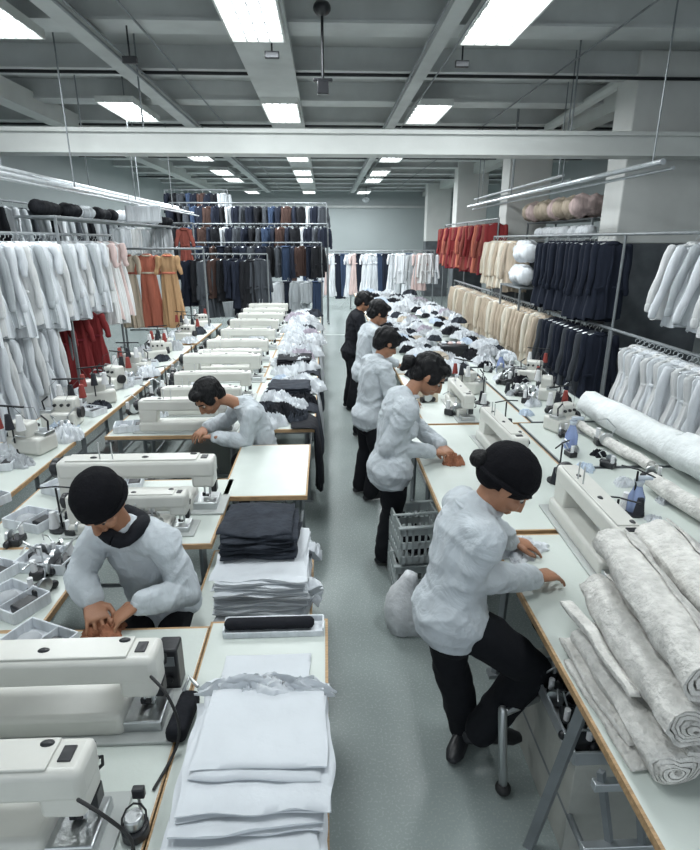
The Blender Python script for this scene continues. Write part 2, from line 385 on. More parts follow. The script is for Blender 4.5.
def place_garment(key, spec, loc, rz, label, group, scale=1.):
    """first placement uses the prototype itself, later ones copy it"""
    if key not in PROTO:
        PROTO[key] = o = garment(**spec); o.location = loc; o.rotation_euler.z = rz; o.scale = (scale,) * 3
        o['label'] = label; o['group'] = group; return o
    return dup(PROTO[key], loc, rz, label, group, scale)
def spec(kind, m, L, **k): return dict(kind=kind, m=m, L=L, **k)
def row(prefix, specs, pts, rz, labeler, group, jit=.08, sc_=(.96, 1.04), tilt=.0):
    for i, p in enumerate(pts):
        k = i % len(specs) if not callable(specs) else 0
        s = specs[k] if not callable(specs) else specs(i)
        key = (s['kind'], s['m'].name, s['L'], s.get('seed', 0), s.get('W', 0), s.get('D', 0))
        place_garment(key, s, p, rz + R_.uniform(-jit, jit), labeler(i, s), group, R_.uniform(*sc_))
def rail(name, label, x, y0, y1, z, posts, m=M_leg, r=.02, cat='clothes rail', foot=0.):
    """rail along Y on posts"""
    t = thing(name, label, cat, (x, y0, 0))
    MB().cyl((0, 0, z), (0, y1 - y0, z), r, 10).build('bar', m, t)
    for y in posts:
        MB().cyl((0, y - y0, foot), (0, y - y0, z), .018, 8).build('post', m, t)
        MB().box((0, y - y0, foot + .02), (.5, .05, .04)).build('foot', m, t, bevel=.006)
    return t
def railx(name, label, x0, x1, y, z, posts, m=M_leg):
    t = thing(name, label, 'clothes rail', (x0, y, 0))
    MB().cyl((0, 0, z), (x1 - x0, 0, z), .02, 10).build('bar', m, t)
    for x in posts:
        MB().cyl((x - x0, 0, 0), (x - x0, 0, z), .018, 8).build('post', m, t); MB().box((x - x0, 0, .02), (.05, .5, .04)).build('foot', m, t, bevel=.006)
    return t
def ys(x, y0, y1, step, z): 
    n = int(round((y1 - y0) / step)) + 1
    return [V((x + R_.uniform(-.02, .02), y0 + (y1 - y0) * i / max(1, n - 1), z)) for i in range(n)]
def shade(c):
    return {'fabric white': 'white', 'fabric offwhite': 'off-white', 'fabric light grey': 'pale grey', 'fabric navy': 'dark navy', 'fabric black': 'black', 'fabric charcoal': 'charcoal', 'fabric beige': 'beige', 'fabric sand': 'sand coloured', 'fabric tan': 'tan', 'fabric cream': 'cream', 'fabric red': 'red', 'fabric dark red': 'dark red', 'fabric rust': 'rust red', 'fabric orange': 'orange', 'fabric ochre': 'ochre', 'fabric pale pink': 'pale pink', 'fabric denim blue': 'denim blue', 'fabric brown': 'brown'}[c.name]

# right hand rack, two tiers
XR1 = 3.74
rail('garment_rail', 'upper steel garment rail along the right hand pillars', XR1, 4.6, 12.9, 2.42, (4.6, 7.2, 9.75, 12.9))
rail('garment_rail', 'high garment rail of red garments by the far right pillars', XR1 + .1, 13.0, 18.8, 2.80, (13.0, 15.9, 18.8))
rail('garment_rail', 'lower steel garment rail along the right hand pillars', XR1, 4.6, 16.6, 1.24, (4.9, 7.25, 9.35, 13.2, 16.6))
S = [spec('coat', M_navy, 1.12, D=.085, seed=1, folds=.016), spec('coat', M_navy, 1.12, D=.085, seed=2, folds=.018), spec('coat', M_char, 1.12, D=.085, seed=3, folds=.016)]
row('c', S[:2], ys(XR1 + .03, 7.55, 9.6, .17, 2.42), -.35, lambda i, s: f'dark navy long coat on the upper right rail, {nth(i)} from the near pillar', 'navy coats on the upper right rail')
row('c', [S[1], S[2], S[0]], ys(XR1, 7.5, 9.1, .16, 1.24), -.35, lambda i, s: f'{shade(s["m"])} coat on the lower right rail beside the near pillar, {nth(i)} from the front', 'dark coats on the lower right rail')
B = [spec('coat', M_sand, 1.0, D=.08, seed=4, folds=.02), spec('coat', M_beige, 1.04, D=.08, seed=5, folds=.02), spec('coat', M_cream, 1.0, D=.08, seed=6, folds=.02)]
row('c', [B[1], B[0], B[2], B[1], B[1]], ys(XR1 - .05, 9.3, 15.8, .22, 1.24), -.4, lambda i, s: f'{shade(s["m"])} coat on the lower right rail behind the dark coats, {nth(i)} from the front', 'beige coats on the lower right rail')
row('c', [B[1], B[2], B[0]], ys(XR1, 11.4, 12.9, .2, 2.42), -.4, lambda i, s: f'{shade(s["m"])} coat on the upper right rail behind the white bundles, {nth(i)} from the front', 'beige coats on the upper right rail')
Rr = [spec('dress', M_rust, 1.15, seed=7, folds=.018), spec('coat', M_red, 1.1, seed=8, folds=.016), spec('coat', M_rust, 1.1, seed=10), spec('dress', M_dred, 1.15, seed=9), spec('coat', M_orange, 1.15, seed=11)]
row('c', [Rr[1], Rr[2], Rr[3], Rr[2], Rr[4], Rr[3], Rr[0]], ys(XR1 + .1, 13.1, 18.6, .26, 2.80), -.4, lambda i, s: f'{shade(s["m"])} {s["kind"]} on the upper right rail past the beige coats, {nth(i)} from the front', 'red garments on the upper right rail', sc_=(.98, 1.1))
Wc = [spec('shirt', M_white, .95, D=.06, seed=12, folds=.024), spec('shirt', M_offw, .98, D=.06, seed=13, folds=.026), spec('dress', M_white, 1.0, D=.055, seed=14, folds=.034, sleeves=False), spec('dress', M_offw, 1.05, W=.24, D=.055, seed=18, folds=.034, sleeves=False)]
row('c', [Wc[2], Wc[3], Wc[0], Wc[2], Wc[3]], ys(XR1 - .05, 4.7, 6.5, .11, 1.24), -.25, lambda i, s: f'{shade(s["m"])} {s["kind"]} on the lower right rail before the pillar, {nth(i)} from the front', 'white garments on the lower right rail')
Wu = [spec('shirt', M_white, .88, W=.27, D=.07, seed=15, folds=.026, spread=.17), spec('shirt', M_offw, .88, W=.27, D=.07, seed=16, folds=.026, spread=.14), spec('shirt', M_ltgrey, .88, W=.27, D=.07, seed=17, folds=.02, spread=.16)]
row('c', [Wu[0], Wu[1], Wu[0], Wu[2]], ys(XR1 + .1, 4.9, 5.95, .21, 2.42), -.2, lambda i, s: f'{shade(s["m"])} long-sleeved shirt on the upper right rail before the pillar, {nth(i)} from the front', 'pale shirts on the upper right rail', sc_=(1.0, 1.1))
# white rolled bundles on the rail between navy and beige coats
def bundle(mb, r, L, seed, sq=.85):
    n = 9; pts = [V((0, -L / 2 + L * i / (n - 1), 0)) for i in range(n)]
    mb.loft(pts, [(r * (1 + .1 * math.sin(seed + 2 * i)), r * sq * (1 + .12 * math.cos(seed * 2 + 1.7 * i))) for i in range(n)], n=18)
    for v in mb.v: v += V((noise.noise(v * 6 + V((seed, 0, 0))), 0, noise.noise(v * 6 + V((0, seed, 0))))) * r * .25
    return mb
# shelf carrying bundles above the rails, from pillar to pillar
def shelf_unit(name, label, x, w, y0, y1, z, m=M_leg, posts=True):
    t = thing(name, label, 'shelf', (x, y0, 0))
    MB().box((0, (y1 - y0) / 2, z), (w, y1 - y0, .03)).build('board', m, t, bevel=.004)
    for y in (0.03, y1 - y0 - .03):
        for s in (-1, 1): MB().box((s * (w / 2 - .02), y, z / 2), (.035, .035, z)).build('upright', m, t, bevel=.003)
    return t
bl = MB(); bundle(bl, .17, .42, 3); b0 = link('fabric_bundle', bl.mesh('fabric_bundle', M_white, ang=80))
tag(b0, 'white rolled bundle hung beside the navy coats, upper one', 'fabric bundle', 'white bundles beside the navy coats'); b0.location = (XR1 - .1, 10.45, 2.12)
for k, (x, y, z, l) in enumerate(((XR1 - .12, 10.5, 1.72, 'white rolled bundle beside the navy coats, lower one'), (XR1 + .1, 11.1, 2.2, 'white rolled bundle behind the upper bundle beside the navy coats'), (XR1 + .05, 11.1, 1.75, 'white rolled bundle behind the lower bundle beside the navy coats'))):
    dup(b0, (x, y, z), 0, l)
shelf_unit('bundle_shelf', 'narrow grey shelf carrying the white bundles beside the navy coats', XR1, .5, 10.2, 11.4, 1.52)
z0 = at(590, 217, y=11.2).z
shelf_unit('high_shelf', 'high grey shelf between the two near pillars', 5.1, .7, 10.4, 13.8, z0 - .05)
bb = MB(); bundle(bb, .2, .5, 5, .95); bmesh_ = bb.mesh('garment_bundle', M_beige, ang=80)
bb2 = MB(); bundle(bb2, .2, .5, 9, .95); bmesh2 = bb2.mesh('garment_bundle', M_pink, ang=80)
for i in range(8):
    o = link('garment_bundle', bmesh_ if i % 3 else bmesh2, None, (4.86 + .04 * math.sin(i * 3), 10.65 + i * .38, z0 + .17), PI / 2 + .15 * math.sin(i * 2.3))
    tag(o, f'{"beige" if i % 3 else "pale pink"} garment bundle on the high shelf between the pillars, {nth(i)} from the front', 'garment bundle', 'bundles on the high shelf between the pillars')
for i in range(5):
    o = link('white_bundle', b0.data, None, (4.75, 10.6 + i * .5, z0 - .27), .3 * math.sin(i * 5)); o.scale = (.7, .8, .7)
    tag(o, f'small white bundle under the high shelf between the pillars, {nth(i)} from the front', 'fabric bundle', 'white bundles under the high shelf')
shelf_unit('high_shelf', 'grey shelf just below the high shelf between the pillars', 5.0, .8, 10.3, 13.8, z0 - .42)

# left hand racks
XL1 = -3.42
rail('garment_rail', 'upper steel garment rail on the left side', XL1, 5.0, 9.6, 2.42, (5.0, 7.6, 9.6))
rail('garment_rail', 'lower steel garment rail on the left side', XL1 - .15, 5.0, 8.7, 1.46, (5.1, 8.6))
Lw = [spec('shirt', M_white, .95, W=.24, D=.06, seed=21, folds=.024), spec('dress', M_white, 1.05, W=.22, D=.06, seed=22, folds=.026, sleeves=False), spec('shirt', M_offw, .98, W=.24, D=.06, seed=23, folds=.024), spec('coat', M_ltgrey, .98, W=.24, D=.06, seed=24, folds=.02), spec('dress', M_white, 1.1, W=.22, D=.06, seed=25, folds=.028)]
row('c', [Lw[0], Lw[1], Lw[4], Lw[2], Lw[1], Lw[3]], ys(XL1, 5.3, 8.7, .125, 2.42), .3, lambda i, s: f'{shade(s["m"])} {s["kind"]} on the upper left rail, {nth(i)} from the front', 'white garments on the upper left rail')
PK = [spec('dress', M_pink, 1.2, seed=26, folds=.02), spec('dress', M_offw, 1.25, seed=27, folds=.022, sleeves=False)]
row('c', [PK[1], PK[0], PK[1]], ys(XL1, 8.85, 9.5, .13, 2.42), .2, lambda i, s: f'{shade(s["m"])} dress on the upper left rail past the white ones, {nth(i)} of six', 'pale dresses on the upper left rail', sc_=(1.0, 1.15))
row('c', [Lw[4], Lw[1], Lw[0], Lw[2]], ys(XL1 - .12, 5.5, 7.0, .14, 1.46), .3, lambda i, s: f'{shade(s["m"])} {s["kind"]} on the lower left rail before the red ones, {nth(i)} from the front', 'white garments on the lower left rail', sc_=(1.0, 1.08))
place_garment('dr', spec('dress', M_dred, 1.12, W=.21, D=.07, seed=28, folds=.018), (XL1 - .15, 8.5, 1.46), 0, 'dark maroon dress hanging behind the bright red dress on the lower left rail', 'red dresses on the lower left rail', 1)
for i, (dx, y, l) in enumerate(((.22, 7.62, 'bright red dress facing the camera on the lower left rail'), (.30, 7.95, 'red dress partly behind the bright red one on the lower left rail'), (.38, 8.3, 'furthest red dress on the lower left rail'))):
    place_garment('rd', spec('dress', M_red, 1.02, W=.21, D=.085, seed=29, folds=.02, bow=True, trim=M_dred), (XL1 + dx - .38, y, 1.46), .12 * i, l, 'red dresses on the lower left rail', 1.02)
place_garment('dr', None, (XL1 - .25, 7.3, 1.46), 0, 'dark maroon dress hanging beside the last white garment on the lower left rail', 'red dresses on the lower left rail', 1)
# row of long coloured dresses, facing the camera on a cross rail
railx('garment_rail', 'cross rail of orange dresses on the left side', -3.75, -2.2, 10.7, 2.2, (-3.75, -2.2))
for i, (px, m, sd, l) in enumerate(((127, M_beige, 31, 'beige dress, leftmost of the orange group on the left'), (146, M_orange, 32, 'bright orange dress with belt in the middle of the orange group'), (168, M_ochre, 34, 'ochre dress flaring at the hem, rightmost of the orange group'))):
    q = at(px, 262, y=10.7); place_garment(('o', i), spec('dress', m, 1.4, W=.19, D=.08, seed=sd, folds=.022, trim=[M_rust, M_beige, M_orange][i]), (q.x, 10.7 + .06 * (i % 2), 2.2), .1, l, 'orange dresses on the left side', 1.0)
place_garment(('o2',), spec('dress', M_rust, 1.0, W=.13, D=.05, seed=35, folds=.016), (-3.1, 13.2, 2.7), .1, 'narrow orange dress hanging high beyond the orange group', 'orange dresses on the left side', 1.1)
for i in range(5):
    place_garment(('o3', i % 3), spec('shirt', (M_white, M_ltgrey, M_offw)[i % 3], 1.0, W=.2, D=.06, seed=70 + i, folds=.022), (-3.6 - .22 * i, 13.2, 2.7), .1, f'{("white", "pale grey", "off-white")[i % 3]} shirt hanging high beyond the orange group, {nth(i)} from the right', 'pale shirts beyond the orange group')
railx('garment_rail', 'high cross rail beyond the orange group on the left', -4.7, -2.9, 13.2, 2.7, (-4.7, -2.9))
# second, further left rack, high, with dark bags above
rail('garment_rail', 'rear garment rail by the left wall', -5.1, 6.6, 15.6, 2.95, (6.6, 11, 15.6))
Ds = [spec('coat', M_char, .95, seed=41), spec('shirt', M_white, .9, seed=21, W=.24, D=.06, folds=.024), spec('coat', M_ltgrey, .98, W=.24, D=.06, seed=24, folds=.02), spec('coat', M_black, .95, seed=42)]
row('c', [Ds[0], Ds[2], Ds[3], Ds[1], Ds[2]], ys(-5.1, 7.0, 15.4, .34, 2.95), 0, lambda i, s: f'{shade(s["m"])} {s["kind"]} on the high rear rail by the left wall, {nth(i)} from the front', 'garments on the rear left rail')
shelf_unit('high_shelf', 'grey shelf above the upper left rail carrying dark bundles', XL1 - .1, .5, 7.4, 13.4, 2.62)
bd = MB(); bundle(bd, .1, .26, 11, .9); bm1 = bd.mesh('dark_bundle', M_black, ang=80); bd = MB(); bundle(bd, .1, .26, 12, .9); bm2 = bd.mesh('white_bundle', M_white, ang=80); bd = MB(); bundle(bd, .1, .26, 14, .9); bm3 = bd.mesh('grey_bundle', M_ltgrey, ang=80)
for i in range(17):
    k = (i * 7) % 5; me = [bm1, bm2, bm1, bm3, bm1][k]
    o = link('garment_bundle', me, None, (XL1 - .1 + .06 * math.sin(i * 4), 7.6 + i * .34, 2.73), .5 * math.sin(i * 3)); o.scale = (1, 1, 1)
    tag(o, f'{["black", "white", "black", "pale grey", "black"][k]} bundle on the shelf above the upper left rail, {nth(i)} from the front', 'garment bundle', 'bundles on the shelf above the left rail')
# garments at the far end of the left side
NB = [spec('coat', M_navy, .95, seed=2, D=.085, folds=.018), spec('coat', M_black, .95, seed=42), spec('trousers', M_blue, .98, seed=43), spec('coat', M_brown, .9, seed=44), spec('coat', M_char, .95, seed=41), spec('trousers', M_navy, .95, seed=45)]
NS = [spec('shirt', s['m'], .62, W=.2, D=.07, seed=50 + i) for i, s in enumerate(NB)] + [spec('shirt', M_ltgrey, .62, W=.2, D=.07, seed=58)]
def xs(x0, x1, step, y, z):
    n = int(round((x1 - x0) / step)) + 1
    return [V((x0 + (x1 - x0) * i / max(1, n - 1), y + R_.uniform(-.05, .05), z)) for i in range(n)]
for nm, z, y, x0, x1, S_, st in (('top', 3.72, 17.6, -4.5, -2.9, NS, .19), ('second', 3.35, 17.2, -4.3, -.05, NS, .2), ('third', 2.78, 16.8, -4.4, -.02, NS, .2), ('fourth', 2.28, 16.4, -4.2, -.2, NB, .22)):
    railx('garment_rail', f'{nm} cross rail of the dark garment rack at the far left', x0 - .1, x1 + .1, y, z, (x0 - .1, x1 + .1))
    row('c', [S_[k % len(S_)] for k in (0, 1, 4, 2, 0, 3, 5, 1, 6, 0, 4)], xs(x0, x1, st, y, z), PI / 2 * 0 + .9, lambda i, s: f'{shade(s["m"])} {s["kind"]} on the {nm} cross rail at the far left, {nth(i)} from the left', f'dark garments on the {nm} cross rail', jit=.4)
railx('garment_rail', 'nearer rail of long dark coats at the far left', -3.1, -1.3, 13.2, 2.05, (-3.1, -1.3))
row('c', [NB[0], NB[1], spec('coat', M_char, 1.12, D=.085, seed=3, folds=.016), NB[3], NB[1], NB[0]], xs(-3.0, -1.5, .2, 13.2, 2.05), .7, lambda i, s: f'{shade(s["m"])} coat on the nearer dark rail at the far left, {nth(i)} from the left', 'long dark coats at the far left', sc_=(1.0, 1.25), jit=.2)
railx('garment_rail', 'low rail with blue and grey garments at the far left', -3.0, -.1, 14.6, 1.35, (-3.0, -.1))
row('c', [NS[6], NB[2], Lw[0], NB[5], Lw[3]], xs(-2.9, -.2, .24, 14.6, 1.45), .5, lambda i, s: f'{shade(s["m"])} {s["kind"]} on the low rail at the far left, {nth(i)} from the left', 'garments on the low rail at the far left', jit=.3)
# rail across the back, white and navy
railx('garment_rail', 'long clothes rail across the back of the hall', -1.3, 3.1, 20.6, 1.98, (-1.3, .9, 3.1))
BW = [spec('trousers', M_navy, 1.6, W=.3, D=.08, seed=60), spec('dress', M_white, 1.55, W=.2, D=.07, seed=61, folds=.02), spec('dress', M_pink, 1.5, W=.2, D=.07, seed=62), spec('dress', M_ltgrey, 1.5, W=.2, D=.07, seed=63), spec('trousers', M_blue, 1.6, W=.3, D=.08, seed=64), spec('dress', M_brown, 1.6, W=.2, D=.07, seed=65)]
pat = [0, 5, 1, 4, 3, 0, 1, 2, 1, 0, 4, 1, 2, 0, 1, 1, 1, 4, 0, 1, 1, 3, 1, 4]
row('c', lambda i: BW[pat[i % 24]], xs(-1.2, 2.95, .19, 20.6, 1.98), .3, lambda i, s: f'{shade(s["m"])} {s["kind"]} on the long back rail, {nth(i)} from the left', 'garments on the long back rail', jit=.2)
railx('garment_rail', 'short rail of pale garments at the far right', 2.3, 3.3, 17.6, 2.05, (2.3, 3.3))
row('c', [Lw[0], NB[2], Lw[3], PK[0], Lw[2]], xs(2.35, 3.2, .17, 17.6, 2.05), .2, lambda i, s: f'{shade(s["m"])} {s["kind"]} on the short far right rail, {nth(i)} from the left', 'pale garments on the short far right rail')
# overhead conveyor rails
def overhead(label, x, y0, y1, z, r=.035):
    t = thing('overhead_rail', label, 'overhead rail', (x, y0, z))
    MB().cyl((0, 0, 0), (0, y1 - y0, 0), r, 10).build('tube', M_rail, t); MB().cyl((.12, 0, -.06), (.12, y1 - y0, -.06), r * .6, 8).build('guide', M_rail, t)
    k = int((y1 - y0) / 2.4)
    for i in range(k + 1): MB().cyl((0, .2 + i * 2.4, 0), (0, .2 + i * 2.4, CZ - z - .02), .01, 6).build('hanger_rod', M_leg, t)
overhead('bright overhead rail running away above the left garments', -3.5, 4.2, 14.5, 3.08)
overhead('inner overhead rail beside the bright one on the left', -3.15, 5.2, 14.5, 2.96, .025)
overhead('overhead rail running away above the right garments', 3.5, 6.2, 14.5, 3.12, .03)
overhead('upper short overhead rail by the second pillar', 3.9, 9.8, 15.5, 3.35, .025)
def signboard():
    q = at(143, 214, y=9.6); t = thing('blank_board', 'blank white board fixed to the upper left rail', 'board', (q.x, 9.6, q.z))
    MB().box((0, 0, 0), (.52, .02, .22)).build('panel', M_white, t, bevel=.004); MB().box((0, .02, 0), (.56, .02, .26)).build('frame', M_rail, t, bevel=.004)
    MB().cyl((-.2, .02, .1), (-.2, .02, .3), .008, 6).build('strap', M_rail, t)
signboard()
# ------------------------------------------------------------------ tables
def table(name, label, x0, x1, y0, y1, z, edge='both', frame='A', cat='work table', group=None, em=None):
    cx, cy = (x0 + x1) / 2, (y0 + y1) / 2; w, d = x1 - x0, y1 - y0
    t = thing(name, label, cat, (cx, cy, 0), group=group)
    top = MB().box((0, 0, z - .014), (w, d, .028)).build('table_top', M_top, t, bevel=.004, smooth=False)
    e = MB()
    e.box((-w / 2 - .004, 0, z - .016), (.012, d, .03)).box((w / 2 + .004, 0, z - .016), (.012, d, .03)).box((0, -d / 2 - .004, z - .016), (w + .02, .012, .03)).box((0, d / 2 + .004, z - .016), (w + .02, .012, .03))
    e.build('edge_band', em or M_edge, t, smooth=False)
    for sx in (-1, 1):
        for sy in (-1, 1):
            x, y = sx * (w / 2 - .07), sy * (d / 2 - .08)
            MB().loft([(x * 1.0, y, .02), (x, y * .94, z - .05)], [(.022, .022)] * 2, n=4, flat=True).box((x, y, .012), (.08, .06, .024)).build('leg', M_leg, t, smooth=False)
    MB().box((0, -d / 2 + .09, z - .05), (w - .12, .035, .045)).box((0, d / 2 - .09, z - .05), (w - .12, .035, .045)).box((-w / 2 + .07, 0, z - .05), (.035, d - .16, .045)).box((w / 2 - .07, 0, z - .05), (.035, d - .16, .045)).build('apron', M_leg, t, smooth=False)
    MB().cyl((-w / 2 + .07, 0, .2), (w / 2 - .07, 0, .2), .014, 8).cyl((-w / 2 + .07, -d / 2 + .08, .2), (-w / 2 + .07, d / 2 - .08, .2), .014, 8).cyl((w / 2 - .07, -d / 2 + .08, .2), (w / 2 - .07, d / 2 - .08, .2), .014, 8).build('stretcher', M_leg, t)
    return t
ZL, ZR = .75, .85
# left: machine benches (x -1.95..-.53) and cloth tables along the aisle
table('machine_bench', 'nearest machine bench at lower left carrying two big machines', -2.05, -.53, .55, 2.06, ZL)
table('work_table', 'cloth table beside the aisle at lower left', -.515, -.02, .5, 2.09, ZL)
table('low_stand', 'low stand under the white sheets behind the front left table', -.68, -.1, 2.26, 2.98, .58)
table('machine_bench', 'machine bench just behind the nearest worker on the left', -1.95, -.66, 2.78, 3.66, ZL)
table('work_table', 'clear white aisle table in front of the second left worker', -.70, -.15, 3.38, 4.34, ZL)
lb = [(4.62, 5.45), (5.5, 7.3), (7.4, 9.3), (9.5, 11.8), (12.0, 13.0)]
for i, (a, b) in enumerate(lb): table('machine_bench', f'left machine bench beyond the second left worker, {nth(i)} one', -1.9, -.78, a, b, ZL, group='left machine benches')
for i, (a, b) in enumerate([(4.75, 6.6), (6.7, 8.7), (8.9, 11.0), (11.2, 12.8)]): table('work_table', f'left aisle table heaped with cloth, {nth(i)} from the second left worker', -.76, -.12, a, b, ZL, group='left aisle tables')
for i, (a, b) in enumerate([(.9, 2.6), (2.7, 4.5), (4.7, 6.6), (6.9, 9.0), (9.2, 11.5)]): table('side_bench', f'outer left bench of small machines, {nth(i)} from the front', -3.0 if a < 4.6 else -2.72, -2.12, a, b, ZL, group='outer left benches')
table('side_bench', 'bench of small parts left of the nearest left worker', -2.05, -1.27, 2.08, 2.76, ZL)
# right: front tables and rear tables
table('work_table', 'nearest right work table carrying the quilted rolls', .86, 1.62, .9, 2.62, ZR)
table('work_table', 'right work table in front of the ponytailed worker', .66, 1.62, 2.68, 4.5, ZR)
for i, (a, b) in enumerate([(4.55, 6.4), (6.45, 8.6), (8.7, 11.2), (11.3, 14), (14.1, 17)]): table('work_table', f'right aisle table heaped with cloth, {nth(i)} beyond the ponytailed worker', .84, 1.75, a, b, ZR, group='right aisle tables')
for i, (a, b) in enumerate([(1.0, 2.45), (2.5, 3.5), (3.55, 4.52), (4.57, 6.7), (6.8, 9.0), (9.1, 12), (12.1, 15.5)]): table('rear_table', f'rear right table behind the machines, {nth(i)} from the front', 1.66 if i < 3 else 1.79, 2.72 if i < 3 else 2.5, a, b, ZR, group='rear right tables', em=M_leg)

# ------------------------------------------------------------------ sewing machines
def machine(mname='sewing_machine', L=.8, m=M_mach, simple=False):
    t = thing(mname, '', 'sewing machine')
    h = .30
    # arm: rounded rectangular tube, head at x=0, pillar at x=L
    arm = MB(); prof = []
    arm.box((L / 2 - .02, 0, .245), (L, .125, .105))
    a = arm.build('arm', m, t, bevel=.022, seg=3)
    MB().box((L / 2, 0, .300), (L - .14, .1, .008)).build('top_cover', m, t, bevel=.003)
    MB().box((.045, 0, .185), (.12, .118, .10), taper=1.).build('head', m, t, bevel=.016, seg=3)
    pil = MB(); pil.prism([(L - .17, .05), (L - .02, .05), (L - .02, .235), (L - .15, .235), (L - .19, .2)], -.06, .06); pil.build('pillar', m, t, bevel=.014, seg=3)
    bed = MB(); bed.box((L * .55, 0, .045), (L * .86, .17, .09)); bed.build('bed', m, t, bevel=.02, seg=3)
    MB().box((L * .48, .0, .006), (L * 1.12, .24, .012)).build('base_plate', M_mach2, t, bevel=.003)
    MB().box((.055, 0, .03), (.16, .15, .045)).build('needle_plate', M_steel, t, bevel=.006)
    # handwheel
    MB().cyl((L - .02, 0, .245), (L + .012, 0, .245), .055, 24).cyl((L + .012, 0, .245), (L + .03, 0, .245), .03, 16).build('handwheel', M_plblack, t, bevel=.004)
    nb = MB().cyl((.02, 0, .15), (.02, 0, .075), .007, 8).cyl((.02, 0, .09), (.02, 0, .055), .0025, 6).cyl((.05, 0, .15), (.05, 0, .07), .005, 8).build('needle_bar', M_steel, t)
    MB().box((.046, -.006, .064), (.035, .022, .007)).box((.055, -.0, .072), (.018, .012, .02)).build('presser_foot', M_dkmetal, t, bevel=.002)
    for x, z in ((.09, .20), (.045, .235), (.15, .245)):
        for s in (-1,): MB().cyl((x, s * .056, z), (x, s * .078, z), .016, 14).cyl((x, s * .078, z), (x, s * .09, z), .008, 10).build('tension_dial', M_dkmetal, t)
    MB().loft([(.0, -.05, .22), (-.015, -.075, .2), (-.01, -.08, .165), (.01, -.07, .15)], [.005] * 4, n=6).build('thread_lever', M_dkmetal, t)
    for x in (.10, L * .42, L * .75): MB().ell((x, -.03 if x < .2 else .01, .3), (.022, .014, .012), n=12, m=6).build('oil_cap', M_plblack, t)
    for x, z in ((.07, .262), (.0, .262), (L * .3, .25), (L * .55, .235)): MB().cyl((x, -.0615, z), (x, -.066, z), .011, 12).build('screw_cap', M_plblack, t)
    MB().box((.035, .0, .299), (.035, .05, .006)).build('thread_guide_plate', M_plblack, t, bevel=.002)
    for x in (L * .62, L * .7): MB().cyl((x, .03, .29), (x, .03, .40), .004, 6).build('spool_pin', M_steel, t)
    MB().box((L * .8, -.062, .25), (.07, .004, .04)).build('maker_plate', M_plblack, t, bevel=.001)
    MB().box((.0, -.03, .11), (.03, .05, .06)).build('motor_cap', M_plblack, t, bevel=.006)
    return t
mz = lambda: ZL
m0 = machine(L=.84); PM = m0
def put_machine(loc, rz, label, group=None, s=1.):
    global m_used
    if not m_used:
        m_used = True; m0.location = loc; m0.rotation_euler.z = rz; m0['label'] = label; m0.scale = (s,) * 3
        if group: m0['group'] = group
        return m0
    return dup(m0, loc, rz, label, group, s)
m_used = False
G1 = 'long-arm sewing machines on the left benches'
PU = PI   # head to +X (towards the aisle)
put_machine((-.60, 1.585, ZL), PU, 'white sewing machine in front of the nearest left worker', G1, 1.0)
put_machine((-.67, 1.175, ZL), PU, 'white sewing machine in the bottom left corner of the photo', G1, 1.0)
put_machine((-.72, 3.25, ZL), PU, 'white sewing machine right behind the head of the nearest left worker', G1, 1.12)
put_machine((-.82, 2.95, ZL), PU, 'white sewing machine behind the shoulder of the nearest left worker', G1, .8)
put_machine((-.86, 4.78, ZL), PU, 'white sewing machine left of the second left worker', G1, .95)
put_machine((-.70, 3.60, ZL), PU, 'low white sewing machine before the second left worker', G1, .9) if False else None
for i, (x, y, s) in enumerate([(-.84, 5.25, .9), (-.82, 5.85, .95), (-.80, 6.6, 1.08), (-.84, 7.1, .95), (-.82, 7.75, 1.0), (-.80, 8.7, 1.0), (-.84, 9.8, 1.0), (-.82, 10.7, 1.0), (-.84, 11.5, 1.0), (-.84, 12.4, 1.0)]):
    put_machine((x, y, ZL), PU + R_.uniform(-.06, .06), f'white sewing machine on the left benches beyond the second left worker, {nth(i)} from the front', G1, s)
G2 = 'sewing machines on the right tables'
put_machine((1.33, 2.10, ZR), PI / 2 - .04, 'white sewing machine at the hands of the nearest right worker', G2, .98)
put_machine((1.27, 3.42, ZR), PI / 2 + .03, 'white sewing machine at the hands of the ponytailed worker', G2, .9)
put_machine((1.22, 4.60, ZR), PI / 2, 'white sewing machine just beyond the ponytailed worker', G2, .8)
# small overlock machines on the outer left benches
def overlock():
    t = thing('overlock_machine', '', 'overlock machine')
    MB().box((0, 0, .07), (.30, .22, .14)).build('body', M_mach, t, bevel=.025, seg=3); MB().box((.04, .03, .19), (.2, .13, .13)).build('upper_arm', M_mach, t, bevel=.025, seg=3)
    MB().box((-.1, -.03, .15), (.1, .12, .03)).build('sewing_plate', M_steel, t, bevel=.004); MB().cyl((.15, .0, .12), (.19, 0, .12), .05, 18).build('handwheel', M_plblack, t, bevel=.004)
    for k in range(3): MB().cyl((-.03 + .06 * k, -.04, .2), (-.03 + .06 * k, -.06, .2), .014, 10).build('tension_dial', M_dkmetal, t)
    MB().cyl((.05, .12, .1), (.05, .12, .4), .006, 8).box((.05, .12, .4), (.28, .015, .012)).build('thread_mast', M_dkmetal, t)
    for k in range(3):
        c = MB().cyl((-.05 + .1 * k, .14, .22), (-.05 + .1 * k, .14, .34), .034, 14, .02).build('thread_cone', M_thread[k], t)
    MB().loft([(-.05, .12, .4), (-.07, .0, .36), (-.05, -.05, .24)], [.002] * 3, n=4).loft([(.15, .12, .4), (.12, .0, .35), (.07, -.05, .24)], [.002] * 3, n=4).build('thread_line', M_plblack, t)
    MB().loft([(-.12, -.05, .16), (-.13, -.05, .24), (-.08, -.05, .28)], [.008] * 3, n=6).build('needle_arm', M_dkmetal, t)
    return t
ov = overlock(); first = True
